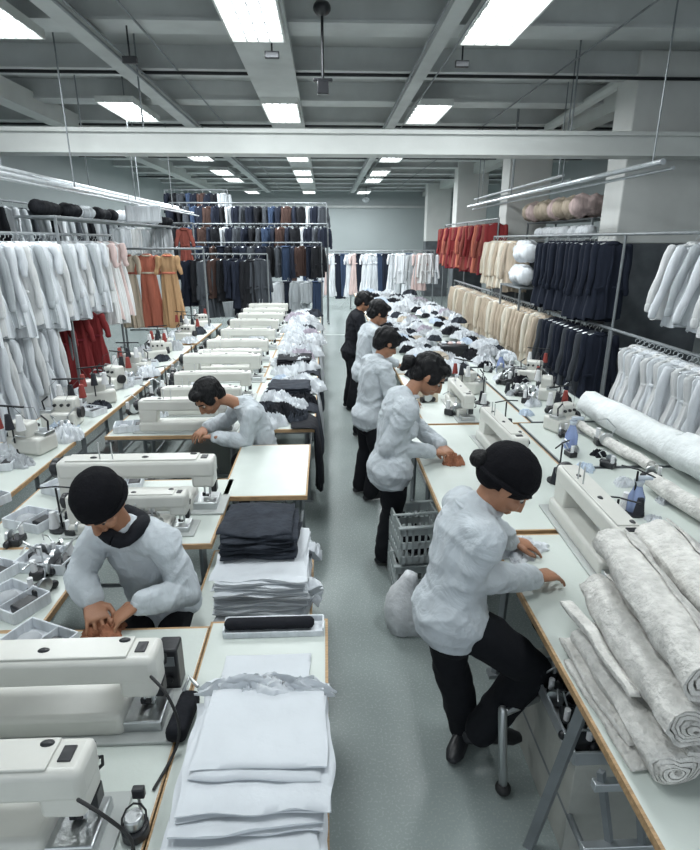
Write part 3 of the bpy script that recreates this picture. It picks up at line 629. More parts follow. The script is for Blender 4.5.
spots = [(-2.4, 2.35), (-2.75, 2.75), (-1.5, 2.5, 1), (-2.3, 3.1), (-2.55, 3.6), (-2.85, 4.1), (-2.35, 4.3), (-2.4, 4.95), (-2.35, 5.7), (-2.45, 6.3), (-2.4, 7.1), (-2.4, 7.9), (-2.5, 8.5), (-2.35, 9.5), (-2.45, 10.2), (-2.4, 10.9)]
spots = [s for s in spots if len(s) == 2]
for i, (x, y) in enumerate(spots):
    lab = f'small overlock machine with thread cones on the outer left benches, {nth(i)} from the front'; rz = R_.uniform(-.6, .6) + (PI if i % 2 else 0)
    if first: ov.location = (x, y, ZL); ov.rotation_euler.z = rz; ov['label'] = lab; ov['group'] = 'overlock machines on the outer left benches'; first = False
    else: dup(ov, (x, y, ZL), rz, lab)
for i, (x, y, l) in enumerate(((1.95, 4.35, 'dark-dialled overlock machine on the rear right table near the long rolls'), (1.5, 5.6, 'overlock machine on the right aisle table beyond the ponytailed worker'), (2.2, 5.3, 'overlock machine on the rear right table under the dark coats'), (2.3, 6.1, 'overlock machine furthest back beneath the beige coats'))):
    dup(ov, (x, y, ZR), [.4, 2.2, 1.2, -.5][i], l, 'overlock machines on the right tables', .85)

# ------------------------------------------------------------------ thread stands and odds and ends
def thread_stand():
    t = thing('thread_stand', '', 'thread stand')
    MB().cyl((0, 0, 0), (0, 0, .012), .07, 18).build('base', M_plblack, t); MB().cyl((0, 0, .01), (0, 0, .26), .006, 8).build('mast', M_dkmetal, t)
    MB().loft([(-.1, 0, .26), (0, 0, .27), (.1, 0, .26)], [.005] * 3, n=6).build('cross_arm', M_dkmetal, t)
    for s in (-1, 1): MB().cyl((s * .045, 0, .012), (s * .045, 0, .11), .03, 14, .017).build('thread_cone', M_thread[0 if s < 0 else 1], t)
    return t
ts = thread_stand(); first = True
TS = [(-1.55, 2.98, ZL), (-1.75, 1.75, ZL), (-1.0, 4.55, None), (1.46, 2.5, ZR), (1.5, 3.3, ZR), (1.75, 2.85, ZR), (1.45, 4.3, ZR), (1.5, 5.15, ZR), (1.9, 5.5, ZR), (1.3, 6.1, ZR), (-1.75, 5.3, ZL), (-1.8, 6.2, ZL), (-1.8, 7.5, ZL)]
TS = [q for q in TS if q[2]]
for i, q in enumerate(TS):
    lab = (f'small thread stand with two cones on the right tables, ' if q[0] > 0 else 'small thread stand with two cones on the left benches, ') + f'{nth(sum(1 for w_ in TS[:i] if (w_[0] > 0) == (q[0] > 0)))} from the front' if True else ''
    if first: ts.location = q; ts['label'] = lab; ts['group'] = 'thread stands'; first = False
    else: dup(ts, q, i * 1.3, lab)
def tool_cluster(seed):
    """bobbin winder: small dark mechanism with wheels and a bent thread arm"""
    t = thing('bobbin_winder', '', 'bobbin winder'); r = random.Random(seed)
    MB().box((0, 0, .02), (.09, .06, .04)).build('body', M_plblack, t, bevel=.008)
    MB().cyl((.0, .03, .045), (.0, .045, .045), .035, 16).build('wheel', M_steel, t); MB().cyl((.03, -.01, .04), (.03, -.01, .09), .012, 12).build('bobbin', M_thread[0], t)
    MB().loft([(-.03, 0, .04), (-.06, -.02, .09), (-.02, -.05, .13), (.03, -.05, .12)], [.004] * 4, n=6).build('wire_arm', M_steel, t)
    MB().ell((-.05, .03, .02), (.022, .018, .02), n=12, m=6).build('knob', M_plblack, t)
    return t
tw = tool_cluster(1); first = True
TW = []
for (x0, x1, y0, y1, z, n, rg) in ((1.75, 2.15, 3.2, 4.95, ZR, 8, 'rear right tables'), (1.85, 2.42, 5.1, 6.8, ZR, 14, 'rear right tables'), (.95, 1.15, 4.6, 6.3, ZR, 4, 'right aisle tables'), (-2.68, -2.2, 1.9, 7.4, ZL, 34, 'outer left benches'), (-2.0, -1.35, 2.1, 2.75, ZL, 9, 'small bench beside the nearest left worker'), (-1.9, -1.0, 2.8, 3.05, ZL, 5, 'bench behind the nearest left worker'), (-1.8, -1.2, 4.65, 4.66, ZL, 0, 'left benches'), (-1.9, -1.8, 5.0, 9.0, ZL, 7, 'left benches')):
    for k in range(n): TW.append((R_.uniform(x0, x1), y0 + (y1 - y0) * (k + .5) / n, z, rg, k))
for x, y, z, rg, k in TW:
    lab = f'dark bobbin winder on the {rg}, {nth(k, "nearest")} one' + (' past the long rolls' if rg == 'rear right tables' and y > 5.05 else '')
    if first: tw.location = (x, y, z); tw['label'] = lab; tw['group'] = 'bobbin winders on the tables'; first = False
    else: dup(tw, (x, y, z), R_.uniform(0, 6), lab, None, R_.uniform(.9, 1.5))
def parts_tray():
    t = thing('parts_tray', '', 'tray'); w, d, h = .26, .18, .06
    MB().box((0, 0, .004), (w, d, .008)).box((-w / 2, 0, h / 2), (.008, d, h)).box((w / 2, 0, h / 2), (.008, d, h)).box((0, -d / 2, h / 2), (w, .008, h)).box((0, d / 2, h / 2), (w, .008, h)).box((.02, 0, h / 2), (.006, d, h * .9)).build('tray', M_white, t, bevel=.003)
    MB().ell((-.06, .0, .02), (.05, .06, .03), n=12, m=8).build('grey_scraps', M_sheetg, t); MB().box((.08, 0, .03), (.07, .1, .04)).build('dark_part', M_plblack, t, bevel=.008)
    return t
pt = parts_tray(); first = True
PTS = [(-1.45, 2.25), (-1.75, 2.2), (-1.95, 2.55), (-1.45, 2.6), (-1.72, 2.5), (-1.2, 1.95), (-2.3, 1.9), (-2.6, 2.1), (-1.4, 3.55), (-1.75, 3.05), (-1.75, 3.5), (-2.2, 3.35), (-2.45, 3.95), (-2.5, 4.6), (-2.3, 5.3), (-1.75, 4.8), (-2.55, 5.5), (-2.5, 6.7), (-2.3, 6.5), (-1.7, 5.6), (-2.4, 7.5), (-2.5, 8.1)]
for i, (x, y) in enumerate(sorted(PTS, key=lambda q: q[1])):
    lab = f'small white parts tray on the left benches, {nth(i)} from the front'
    if first: pt.location = (x, y, ZL); pt['label'] = lab; pt['group'] = 'parts trays on the left benches'; first = False
    else: dup(pt, (x, y, ZL), R_.uniform(-.5, .5), lab)
# near bench details
t = thing('lamp_gadget', 'small round chrome and black gadget with looped wires on the near bench', 'bobbin winder', (-.42 - .13, 1.2, ZL)); 
q = at(135, 826, z=ZL + .03); t.location = (q.x, q.y, ZL)
MB().cyl((0, 0, 0), (0, 0, .035), .038, 20).build('base', M_plblack, t, bevel=.005); MB().cyl((0, .0, .035), (0, 0, .07), .026, 20).build('chrome_dial', M_steel, t, bevel=.004)
MB().box((.0, .055, .09), (.035, .02, .035)).build('switch', M_plblack, t, bevel=.004); MB().cyl((0, .05, .0), (0, .05, .08), .005, 8).build('stem', M_steel, t)
MB().loft([V((.035 * math.cos(a), .03 * math.sin(a), .05 + .03 * math.sin(a))) for a in [i * .6 for i in range(9)]], [.003] * 9, n=6).build('wire_loop', M_rubber, t)
def cable(label, pts, r=.005, m=M_rubber):
    pts = [V(p) for p in pts]; out = []
    for i in range(len(pts) - 1):
        a, b, c, d = pts[max(0, i - 1)], pts[i], pts[i + 1], pts[min(len(pts) - 1, i + 2)]
        for k in range(6):
            s = k / 6; out.append(.5 * ((2 * b) + (c - a) * s + (2 * a - 5 * b + 4 * c - d) * s * s + (3 * b - a - 3 * c + d) * s ** 3))
    out.append(pts[-1]); return tag(MB().loft(out, [r] * len(out), n=8).build('cable', m), label, 'cable')
cable('black cable curving down from the head of the front worker\'s machine', [(-.585, 1.50, 1.0), (-.53, 1.46, .97), (-.50, 1.45, .88), (-.50, 1.44, .80), (-.52, 1.40, .758), (-.545, 1.30, .757)])
cable('black cable curving from the corner machine to the round gadget', [(-.645, 1.08, 1.0), (-.58, 1.06, .97), (-.53, 1.07, .88), (-.53, 1.08, .80), (-.55, 1.12, .757), (t.location.x, t.location.y - .03, .757)])
def dark_pouch(name, label, q, rz, d, m=M_blackc):
    t = thing(name, label, 'pouch', q, rz)
    MB().box((0, 0, d[2] / 2), d).build('body', m, t, bevel=min(d) * .35, seg=4); MB().loft([(-d[0] * .3, d[1] / 2 - .01, d[2]), (-d[0] * .2, d[1] / 2 + .03, d[2] + .02), (d[0] * .3, d[1] / 2 + .01, d[2])], [.008] * 3, n=8).build('strap', M_steel, t)
    return t
q = at(187, 722, z=ZL); dark_pouch('dark_pouch', 'black padded pouch lying on the bench beside the white sheets', (q.x - .01, q.y + .0, ZL), -.08, (.07, .19, .06))
t = thing('control_box', 'black control box standing beside the front machine head', 'control box', (-.5, 1.83, ZL)); q = at(171, 690, z=ZL); t.location = (q.x, q.y + .04, ZL)
MB().box((0, 0, .09), (.075, .08, .18)).build('case', M_plblack, t, bevel=.008); MB().box((0, -.041, .13), (.05, .004, .04)).build('panel', M_leg, t); MB().cyl((0, -.04, .05), (0, -.055, .05), .014, 12).build('knob', M_dkmetal, t)

# ------------------------------------------------------------------ cloth
def folded(w, d, h, seed, layers=2, wr=.006):
    """one folded cloth: rounded slab with visible fold layers at the front and right, origin at the bottom centre"""
    mb = MB(); nx, ny = 22, 22
    rr = random.Random(seed); o = V((rr.uniform(0, 50),) * 3)
    for l in range(layers):
        z0 = h * l / layers; hh = h / layers; grow = .004 * (l % 2); n0 = len(mb.v); k = 0
        ring = []; dz = []
        prof = [(-.5, .0), (0, .12), (0, .88), (-.5, 1.0)]
        # top and bottom grids joined by a rounded rim
        def gp(i, j, top):
            u, v = i / nx * 2 - 1, j / ny * 2 - 1
            e = max(abs(u), abs(v)); inset = max(0, (e - .92) / .08) ** 2
            zz = z0 + (hh * (1 - .38 * inset) if top else hh * .38 * inset)
            p = V((u * (w / 2 + grow), v * (d / 2 + grow), zz))
            q = noise.noise(V((p.x * 5, p.y * 5, l * 3.1)) + o); q2 = noise.noise(V((p.x * 14, p.y * 9, l * 2.1)) + o)
            p.x += q * wr * 2.2 * e + q2 * wr; p.y += noise.noise(V((p.y * 4, p.x * 6, l * 5.7)) + o * 2) * wr * 2.5 * e
            if top: p.z += (q * .8 + abs(q2) * .9) * wr
            return p
        T = [[None] * (ny + 1) for _ in range(nx + 1)]; B = [[None] * (ny + 1) for _ in range(nx + 1)]
        for i in range(nx + 1):
            for j in range(ny + 1):
                T[i][j] = len(mb.v); mb.v.append(gp(i, j, True))
        for i in range(nx + 1):
            for j in range(ny + 1):
                B[i][j] = len(mb.v); mb.v.append(gp(i, j, False))
        for i in range(nx):
            for j in range(ny):
                mb.f.append([T[i][j], T[i + 1][j], T[i + 1][j + 1], T[i][j + 1]]); mb.f.append([B[i][j], B[i][j + 1], B[i + 1][j + 1], B[i + 1][j]])
        for i in range(nx):
            mb.f.append([B[i][0], B[i + 1][0], T[i + 1][0], T[i][0]]); mb.f.append([T[i][ny], T[i + 1][ny], B[i + 1][ny], B[i][ny]])
        for j in range(ny):
            mb.f.append([T[0][j], T[0][j + 1], B[0][j + 1], B[0][j]]); mb.f.append([B[nx][j], B[nx][j + 1], T[nx][j + 1], T[nx][j]])
    return mb
def crumple(w, d, h, seed, amp=1.):
    """a heap of one crumpled cloth"""
    mb = MB(); n = 30; o = V((seed * 3.7, seed * 1.3, seed))
    for s in (1, 0):
        for i in range(n + 1):
            for j in range(n + 1):
                u, v = i / n * 2 - 1, j / n * 2 - 1
                # square to disc
                x = u * math.sqrt(1 - v * v / 2); y = v * math.sqrt(1 - u * u / 2); rr = math.hypot(x, y); a = math.atan2(y, x)
                k = 1 + .42 * noise.noise(V((math.cos(a) * 1.6, math.sin(a) * 1.6, 0)) + o) + .20 * noise.noise(V((math.cos(a) * 6, math.sin(a) * 6, 2)) + o)
                p = V((x * w / 2 * k, y * d / 2 * k, 0)); dome = max(0, 1 - rr ** 3) ** .6
                q0 = V((x * 1.1, y * 1.1, seed)) + o; x9 = x + .35 * noise.noise(q0 * 2); y9 = y + .35 * noise.noise(q0 * 2 + V((7, 0, 0)))
                rid = 1 - abs(noise.noise(V((x9 * 2.2, y9 * 3.4, seed)) + o)) * 3.0; rid2 = 1 - abs(noise.noise(V((x9 * 5, y9 * 8, seed)) + o)) * 2.6
                p.z = h * dome * (.40 + .55 * rid * amp + .25 * rid2 * amp) if s else 0
                p.z = max(p.z, .006 * s); mb.v.append(p)
    N = (n + 1) ** 2
    for i in range(n):
        for j in range(n):
            a = i * (n + 1) + j; b = a + n + 1
            mb.f.append([a, b, b + 1, a + 1]); mb.f.append([N + a, N + a + 1, N + b + 1, N + b])
    edge = [j for j in range(n + 1)] + [i * (n + 1) + n for i in range(1, n + 1)] + [n * (n + 1) + j for j in range(n - 1, -1, -1)] + [i * (n + 1) for i in range(n - 1, 0, -1)]
    for i in range(len(edge)):
        a, b = edge[i], edge[(i + 1) % len(edge)]; mb.f.append([a, b, N + b, N + a])
    return mb
def stack(name, what, cx, cy, z, w, d, hs, m, seed, group, cat='folded cloth', jx=.01, jy=.012, rz=0., drift=(0, 0), wr=.006, shrink=0.):
    zz = z; n = len(hs)
    for i, h in enumerate(hs):
        mm = m[i % len(m)] if isinstance(m, list) else m
        o = folded(w * (1 - shrink * i), d * (1 - shrink * i), h * 1.0, seed + i, 2 if h > .018 else 1, wr).build(name, mm, ang=70)
        o.location = (cx + R_.uniform(-jx, jx) + drift[0] * i, cy + R_.uniform(-jy, jy) + drift[1] * i, zz); o.rotation_euler.z = rz + R_.uniform(-.03, .03); zz += h + .001
        k = n - 1 - i
        pos = 'topmost' if k == 0 else ('lowest' if i == 0 else f'{nth(k)} from the top')
        tag(o, f'{what}, {pos} of its stack', cat, group)
    return zz
# near cloth stack by the aisle
zt = stack('white_sheet', 'folded white sheet on the front aisle table', -.24, 1.27, ZL, .42, .46, [.030] * 4, M_sheet, 100, 'white sheets on the front aisle table', jx=.012, jy=.008, drift=(.006, .028), wr=.010)
zt = stack('white_sheet', 'flat white sheet on top of the folded ones at the front', -.215, 1.375, zt, .385, .30, [.016, .012], M_sheet, 120, 'white sheets on the front aisle table', jx=.008, jy=.01, drift=(0, .02), wr=.006)
# rumpled roll along the far side of the sheet stack
def rumple(label, a, b, r, seed, m=M_sheet, sq=.6, name='rumpled_cloth'):
    a, b = V(a), V(b); n = 18; pts = []; rad = []
    for i in range(n):
        u = i / (n - 1); pts.append(a.lerp(b, u) + V((0, .012 * math.sin(5 * u + seed), .012 * math.sin(9 * u + seed)))); q = r * (1 + .3 * math.sin(7 * u + seed) + .12 * math.sin(23 * u)); rad.append((q, q * sq))
    mb = MB().loft(pts, rad, side=(0, 1, 0), n=14)
    for v in mb.v: v += V((noise.noise(v * 18), noise.noise(v * 18 + V((9, 0, 0))), noise.noise(v * 18 + V((0, 9, 0))))) * r * .35
    return tag(mb.build(name, m, ang=80), label, 'cloth')
o = crumple(.43, .10, .06, 611).build('rumpled_cloth', M_sheet, ang=80); o.location = (-.215, 1.555, ZL + .125); o.rotation_euler.z = -.04; tag(o, 'rumpled white cloth lying across the back of the front sheet stack', 'cloth')
o = folded(.40, .12, .10, 612, 3, .006).build('white_sheet', M_sheet, ang=80); o.location = (-.22, 1.555, ZL + .002); tag(o, 'narrow folded white cloth under the rumpled one at the back of the stack', 'folded cloth')
o = folded(.34, .14, .012, 77, 1, .004).build('white_sheet', M_sheet, ang=70); o.location = (-.25, 1.80, ZL); tag(o, 'thin white cloth lying flat on the table behind the rumpled one', 'cloth')
# strip of dark items at the back of the front aisle table
t = thing('thread_tray', 'long white tray with dark rolls at the back of the front aisle table', 'tray', (-.24, 2.03, ZL))
MB().box((0, 0, .006), (.42, .09, .012)).box((0, .045, .02), (.42, .008, .04)).box((0, -.045, .014), (.42, .006, .028)).box((.21, 0, .02), (.008, .09, .04)).box((-.21, 0, .02), (.008, .09, .04)).build('tray', M_white, t, bevel=.002)
for k, (x, w_) in enumerate(((-.07, .24), (.1, .1))): 
    o = MB().loft([(x - w_ / 2, 0, 0), (x + w_ / 2, 0, 0)], [(.028, .024)] * 2, side=(0, 1, 0), n=14).build('dark_cloth_roll', M_blackc); o.location = (-.24, 2.03, ZL + .038)
    tag(o, ['long dark cloth roll in the white tray on the front aisle table', 'short dark cloth roll at the aisle end of the white tray'][k], 'cloth roll')
# white sheets on the low stand with black folded cloth on top
zt = stack('white_sheet', 'folded white sheet on the low stand', -.33, 2.55, .58, .44, .52, [.045, .04, .03, .035, .03, .025, .03], [M_sheetg, M_sheet, M_sheet, M_sheetg, M_sheet, M_sheet, M_sheet], 140, 'white sheets on the low stand', jx=.014, jy=.015, wr=.012)
stack('dark_cloth', 'folded charcoal cloth above the low stand sheets', -.36, 2.64, zt, .36, .34, [.03, .03, .028, .03, .026], M_dkcloth, 160, 'charcoal cloths on the low stand', jx=.01, jy=.01, wr=.014)
for k, (x, y, z, r) in enumerate(((-.085, 2.5, .62, .05), (-.09, 2.7, .72, .045), (-.09, 2.35, .7, .04))):
    o = crumple(.16, .16, .07, 300 + k).build('hanging_scrap', M_sheet, ang=80); o.rotation_euler = (0, .9, k); o.location = (x - .03, y, z); tag(o, f'white cloth corner drooping over the aisle side of the low stand, {nth(k, "first")} one', 'cloth', 'drooping corners on the low stand')
# crumpled heaps
CR = {}
CM = [M_sheet, M_sheetg, M_dkcloth, M_blackc, mat('heap pale blue', (.5, .58, .68), .9, bump=.5, bscale=12, spec=.2), mat('heap beige', (.5, .44, .36), .9, bump=.5, bscale=12, spec=.2), mat('heap mauve', (.36, .33, .38), .9, bump=.5, bscale=12, spec=.2)]
CN = ['white', 'grey', 'charcoal', 'black', 'pale blue', 'beige', 'mauve', 'rust']
CM.append(mat('heap rust', (.28, .12, .07), .9, var=.3, bump=.5, bscale=12, spec=.2))
def heap(x, y, z, s, mi, var, label, group, rz=None, sz=None):
    k = (mi, var)
    if k not in CR: CR[k] = crumple(.36, .30, .13, 200 + var * 7 + mi).mesh('crumpled_cloth', CM[mi], ang=80)
    o = link('crumpled_cloth', CR[k], None, (x, y, z), R_.uniform(0, 6) if rz is None else rz); o.scale = (s, s, sz or s)
    return tag(o, label, 'cloth', group)
seq = [0, 0, 1, 3, 0, 0, 2, 0, 4, 0, 3, 0, 5, 0, 1, 0, 3, 0, 0, 6, 2]
def scatter(x0, x1, y0, y1, z, n, where, group, s0=.7, s1=1.2, seq=seq, lift=0.):
    cnt = {}
    for i in range(n):
        mi = seq[i % len(seq)]; y = y0 + (y1 - y0) * (i + .5) / n; x = x0 + (x1 - x0) * ((i * .618 + .2) % 1)
        c = cnt.get(mi, 0); cnt[mi] = c + 1
        heap(x, y, z + lift * ((i * .37) % 1), R_.uniform(s0, s1), mi, i % 3, f'crumpled {CN[mi]} cloth {where}, {nth(c, "nearest")} {CN[mi]} one', group)
scatter(1.0, 1.65, 6.0, 10.9, ZR, 66, 'on the heaped right aisle tables', 'cloth heaped on the right aisle tables', .5, .95, lift=.12)
scatter(1.9, 2.4, 6.9, 11.8, ZR, 46, 'below the beige coats', 'cloth heaped on the rear right tables', .5, .95, lift=.12)
scatter(.95, 2.4, 11.3, 15.4, ZR, 30, 'at the far end of the right tables', 'cloth heaped at the far end of the right tables', .9, 1.5, lift=.12)
scatter(1.75, 2.1, 2.6, 4.9, ZR, 9, 'on the rear right tables near the bottles', 'small cloth near the bottles', .25, .4, [0, 1, 0, 4, 3])
scatter(1.85, 2.42, 5.0, 6.8, ZR, 14, 'on the rear right tables under the dark coats', 'small cloth under the dark coats', .3, .6, [0, 3, 0, 1, 0, 2])
seqL = [0, 2, 3, 2, 0, 0, 3, 6, 0, 0, 1, 0, 0, 4, 0]
scatter(-.62, -.2, 4.8, 6.5, ZL, 15, 'behind the second left worker', 'cloth on the first heaped left aisle table', .7, 1.05, seqL, lift=.04)
scatter(-.62, -.22, 6.8, 12.6, ZL, 30, 'further along the left aisle tables', 'cloth further along the left aisle tables', .8, 1.3, [0, 0, 1, 0, 6, 0, 0, 2, 0, 1], lift=.05)
scatter(-1.75, -1.0, 5.0, 12.7, ZL, 16, 'between the left bench machines', 'cloth between the left machines', .6, .9, [0, 1, 0, 2, 0], lift=0)
scatter(-2.65, -2.2, 1.2, 11.2, ZL, 34, 'on the outer left benches', 'cloth on the outer left benches', .6, 1.0, [0, 1, 0, 0, 4, 0, 2, 0], lift=0)
# dark folded piles near the second worker
stack('dark_cloth', 'folded charcoal cloth behind the second left worker', -.40, 5.75, ZL + .02, .42, .36, [.04, .035, .035, .03], M_dkcloth, 170, 'charcoal cloths behind the second left worker', wr=.014)
stack('dark_cloth', 'folded black cloth further back on the aisle table', -.42, 7.2, ZL + .03, .42, .4, [.05, .045, .04], M_blackc, 180, 'black cloths on the left aisle table', wr=.014)
# cloth hanging down over the aisle side of the left tables
for i, (y, h_, m) in enumerate(((4.9, .62, M_blackc), (5.4, .5, M_dkcloth), (6.1, .55, M_sheetg), (7.0, .5, M_dkcloth), (8.2, .45, M_sheet), (9.6, .5, M_sheetg))):
    mb = MB(); pts = [(-.2, 0, .0), (-.05, 0, .012), (.012, 0, -.02), (.03, 0, -h_ * .4), (.045, .02, -h_ * .75), (.04, .03, -h_)]
    mb.loft(pts, [(.2 + .02 * math.sin(k * 2 + i), .012 + .004 * k) for k in range(6)], side=(0, 1, 0), n=20)
    for v in mb.v: v.x += .014 * math.sin(v.y * 38 + i) * min(1, max(0, -v.z * 4)); v.y += .012 * math.sin(v.z * 13)
    o = mb.build('draped_cloth', m, ang=80); o.location = (-.12, y, ZL + .02); tag(o, f'{["black","charcoal","grey","charcoal","white","grey"][i]} cloth draped over the aisle edge of the left tables, {nth(i)} from the front', 'cloth', 'cloth draped over the left table edges')

# ------------------------------------------------------------------ rolls
def spiral_roll(R, L, turns=3.2, th=.02, seed=0, sq=.85, core=.012, wr=.006, segs=14):
    """fabric roll with a real spiral section, lying along Y, origin at the middle"""
    n = int(turns * 16); prof_o = []; prof_i = []
    for i in range(n + 1):
        a = 2 * PI * turns * i / n; r = core + (R - core) * i / n
        w_ = 1 + .05 * math.sin(3 * a + seed) + .03 * math.sin(7 * a + seed * 2); prof_o.append((math.cos(a) * r * w_, math.sin(a) * r * sq * w_))
        r2 = max(.003, r - min(th, (R - core) / turns * .80)); prof_i.append((math.cos(a) * r2 * w_, math.sin(a) * r2 * sq * w_))
    prof = prof_o + prof_i[::-1]; k = len(prof); mb = MB()
    for j in range(segs + 1):
        u = j / segs; y = -L / 2 + L * u; tele = 1
        for q, (x, z) in enumerate(prof):
            g = 1 + .05 * math.sin(9 * u + seed); p = V((x * g, y, z * g))
            nz = noise.noise(V((x * 16, y * 7 + seed, z * 16))); p += V((x, 0, z)).normalized() * nz * wr * 2 if (x or z) else V()
            if j in (0, segs): p.y += .012 * math.sin(math.hypot(x, z) * 60 + seed) * (1 if j else -1)
            p.x += .004 * math.sin(6 * u + seed); mb.v.append(p)
    for j in range(segs):
        for q in range(k): a = j * k + q; b = j * k + (q + 1) % k; mb.f.append([a, b, b + k, a + k])
    m_ = len(prof_o)
    for q in range(m_ - 1):
        a, b = q, q + 1; c, d = k - 2 - q, k - 1 - q
        mb.f.append([a, d, c, b]); e = segs * k; mb.f.append([e + a, e + b, e + c, e + d])
    return mb
def put_roll(name, label, x, y, z, R, L, seed, m=M_quilt, rz=0., group=None, rx=0., **k):
    o = spiral_roll(R, L, seed=seed, **k).build(name, m, ang=60); o.location = (x, y, z); o.rotation_euler = (rx, 0, rz)
    return tag(o, label, 'fabric roll', group)
GQ = 'quilted rolls on the nearest right table'
Q = [  # x, y0, y1, z, R, rotation
 (.985, 1.16, 1.74, .070, .088, -.02, 'lowest quilted roll at the aisle side of the near pile'), (1.175, 1.17, 1.80, .070, .09, 0, 'lowest quilted roll second from the aisle'), (1.365, 1.18, 1.82, .070, .09, .02, 'lowest quilted roll third from the aisle'), (1.555, 1.2, 1.85, .070, .09, .02, 'lowest quilted roll furthest from the aisle'),
 (1.035, 1.17, 1.86, .206, .092, -.07, 'second layer quilted roll at the aisle side of the near pile'), (1.235, 1.19, 1.92, .206, .092, -.05, 'second layer quilted roll in the middle of the near pile'), (1.43, 1.2, 1.94, .206, .092, -.03, 'second layer quilted roll at the far side'),
 (1.10, 1.19, 1.95, .344, .095, -.12, 'top quilted roll at the aisle side of the near pile'), (1.315, 1.22, 2.0, .346, .10, -.10, 'big quilted roll on top of the near pile away from the aisle')]
for i, (x, a, b, z, R, rz, l) in enumerate(Q): put_roll('quilted_roll', l, x, (a + b) / 2, ZR + z, R, b - a, i * 2.1, group=GQ, rz=rz, turns=5.2, th=.011, wr=.010, sq=.74)
# thin folded quilted layers sticking out on the aisle side, stepped
for i, (x, y0, y1, z, w_) in enumerate(((.905, 1.22, 1.68, 0.0, .06), (.912, 1.28, 1.76, .026, .05), (.93, 1.34, 1.82, .150, .04))):
    o = folded(w_, y1 - y0, .022, 400 + i, 1, .006).build('quilted_strip', M_quilt, ang=80); o.location = (x, (y0 + y1) / 2, ZR + z); o.rotation_euler.z = .05; tag(o, f'folded quilted strip at the foot of the near roll pile, {["lowest","middle","upper"][i]} one', 'quilted strip', 'quilted strips beside the near rolls')
# long pale rolls further back
put_roll('fleece_roll', 'long pale fleece roll on the rear right table below the white garments', 2.35, 4.06, ZR + .15, .14, 1.15, 3, M_roll, .10, turns=3, th=.05, sq=.95, segs=20)
put_roll('fleece_roll', 'pale fleece roll with visible end at the right edge of the photo', 2.42, 2.95, ZR + .17, .16, .95, 5, M_roll, .06, turns=3, th=.05, sq=.95, segs=20)
put_roll('quilted_roll', 'thinner quilted roll in front of the pale roll at the right edge', 2.08, 2.72, ZR + .075, .07, .9, 8, M_quilt, .12, turns=3, segs=18)
put_roll('quilted_roll', 'thin quilted roll lying along the long pale fleece roll', 2.13, 3.85, ZR + .055, .05, .9, 9, M_quilt, .12, turns=3, segs=18)
put_roll('quilted_roll', 'quilted roll behind the near pile on the rear table', 1.80, 1.75, ZR + .09, .085, .9, 11, M_quilt, .05, turns=3, segs=18)
put_roll('quilted_roll', 'quilted roll furthest right beside the near pile', 2.03, 1.75, ZR + .095, .09, .9, 12, M_quilt, .05, turns=3, segs=18)
# clear plastic bottles
def bottle(label, px, py, s=1.):
    q = at(px, py, z=ZR); t = thing('plastic_bottle', label, 'bottle', (q.x, q.y, ZR))
    MB().loft([(0, 0, .004), (0, 0, .02), (0, 0, .10 * s), (0, 0, .14 * s), (0, 0, .17 * s)], [(.048, .04), (.05, .042), (.047, .04), (.03, .028), (.02, .02)], n=20, flat=True).build('bottle', M_bluep, t)
    MB().loft([(0, 0, .17 * s), (0, 0, .20 * s)], [.022, .03], n=14, flat=True).build('neck', M_clearp, t); MB().box((.03, 0, .215 * s), (.09, .025, .025)).build('spray_head', M_clearp, t, bevel=.006)
    return t
bottle('pale blue clear plastic bottle by the fleece roll on the rear table', 634, 512); bottle('pale clear plastic bottle near the end of the long fleece roll', 570, 448, 1.1); bottle('clear plastic bottle further back beneath the beige coats', 500, 372, 1.1)
q = at(452, 357, z=ZR); t = thing('dark_basket', 'dark patterned basket of scraps on the right tables below the beige coats', 'basket', (q.x, q.y, ZR))
MB().box((0, 0, .09), (.34, .26, .18), taper=1.08).build('basket', M_dkmetal, t, bevel=.02); 
for k in range(7): MB().ell((-.12 + .04 * k, .04 * math.sin(k * 2), .19), (.04, .04, .025), n=8, m=6).build('scrap', [M_sheet, M_dkcloth, M_pink][k % 3], t)
q = at(408, 348, z=ZR); t = thing('card_box', 'small open beige box on the table beside the third right worker', 'box', (.98, 5.3, ZR))
MB().box((0, 0, .07), (.2, .16, .14)).build('box', M_sand, t, bevel=.004); MB().box((0, .1, .15), (.2, .08, .006), Matrix.Rotation(.6, 3, 'X')).build('flap', M_sand, t)
# ------------------------------------------------------------------ under the right tables
def crate(name, label, x, y, z, w, d, h, m, rz=0.):
    t = thing(name, label, 'crate', (x, y, z), rz)
    mb = MB(); th = .012
    mb.box((0, 0, th / 2), (w, d, th))
    for s in (-1, 1):
        for a, (L_, ax) in enumerate(((w, 0), (d, 1))):
            for zz, hh in ((.03, .05), (h * .5, h * .18), (h - .03, .06)):
                c = (0, s * (d / 2 - th / 2), zz) if ax == 0 else (s * (w / 2 - th / 2), 0, zz); sz = (L_, th, hh) if ax == 0 else (th, L_, hh); mb.box(c, sz)
            k = 7
            for j in range(k + 1):
                u = -L_ / 2 + L_ * j / k; u = max(-L_ / 2 + .008, min(L_ / 2 - .008, u)); c = (u, s * (d / 2 - th / 2), h / 2) if ax == 0 else (s * (w / 2 - th / 2), u, h / 2); mb.box(c, (.014, th, h) if ax == 0 else (th, .014, h))
    mb.build('basket', m, t, smooth=False); MB().box((0, 0, h + .004), (w + .03, .02, .014)).box((0, d / 2, h), (w + .03, .03, .014)).box((0, -d / 2, h), (w + .03, .03, .014)).build('rim', m, t, bevel=.003)
    return t
crate('plastic_crate', 'upper grey plastic crate beneath the table of the ponytailed worker', .60, 3.42, .30, .3, .36, .27, M_cratel, .1)
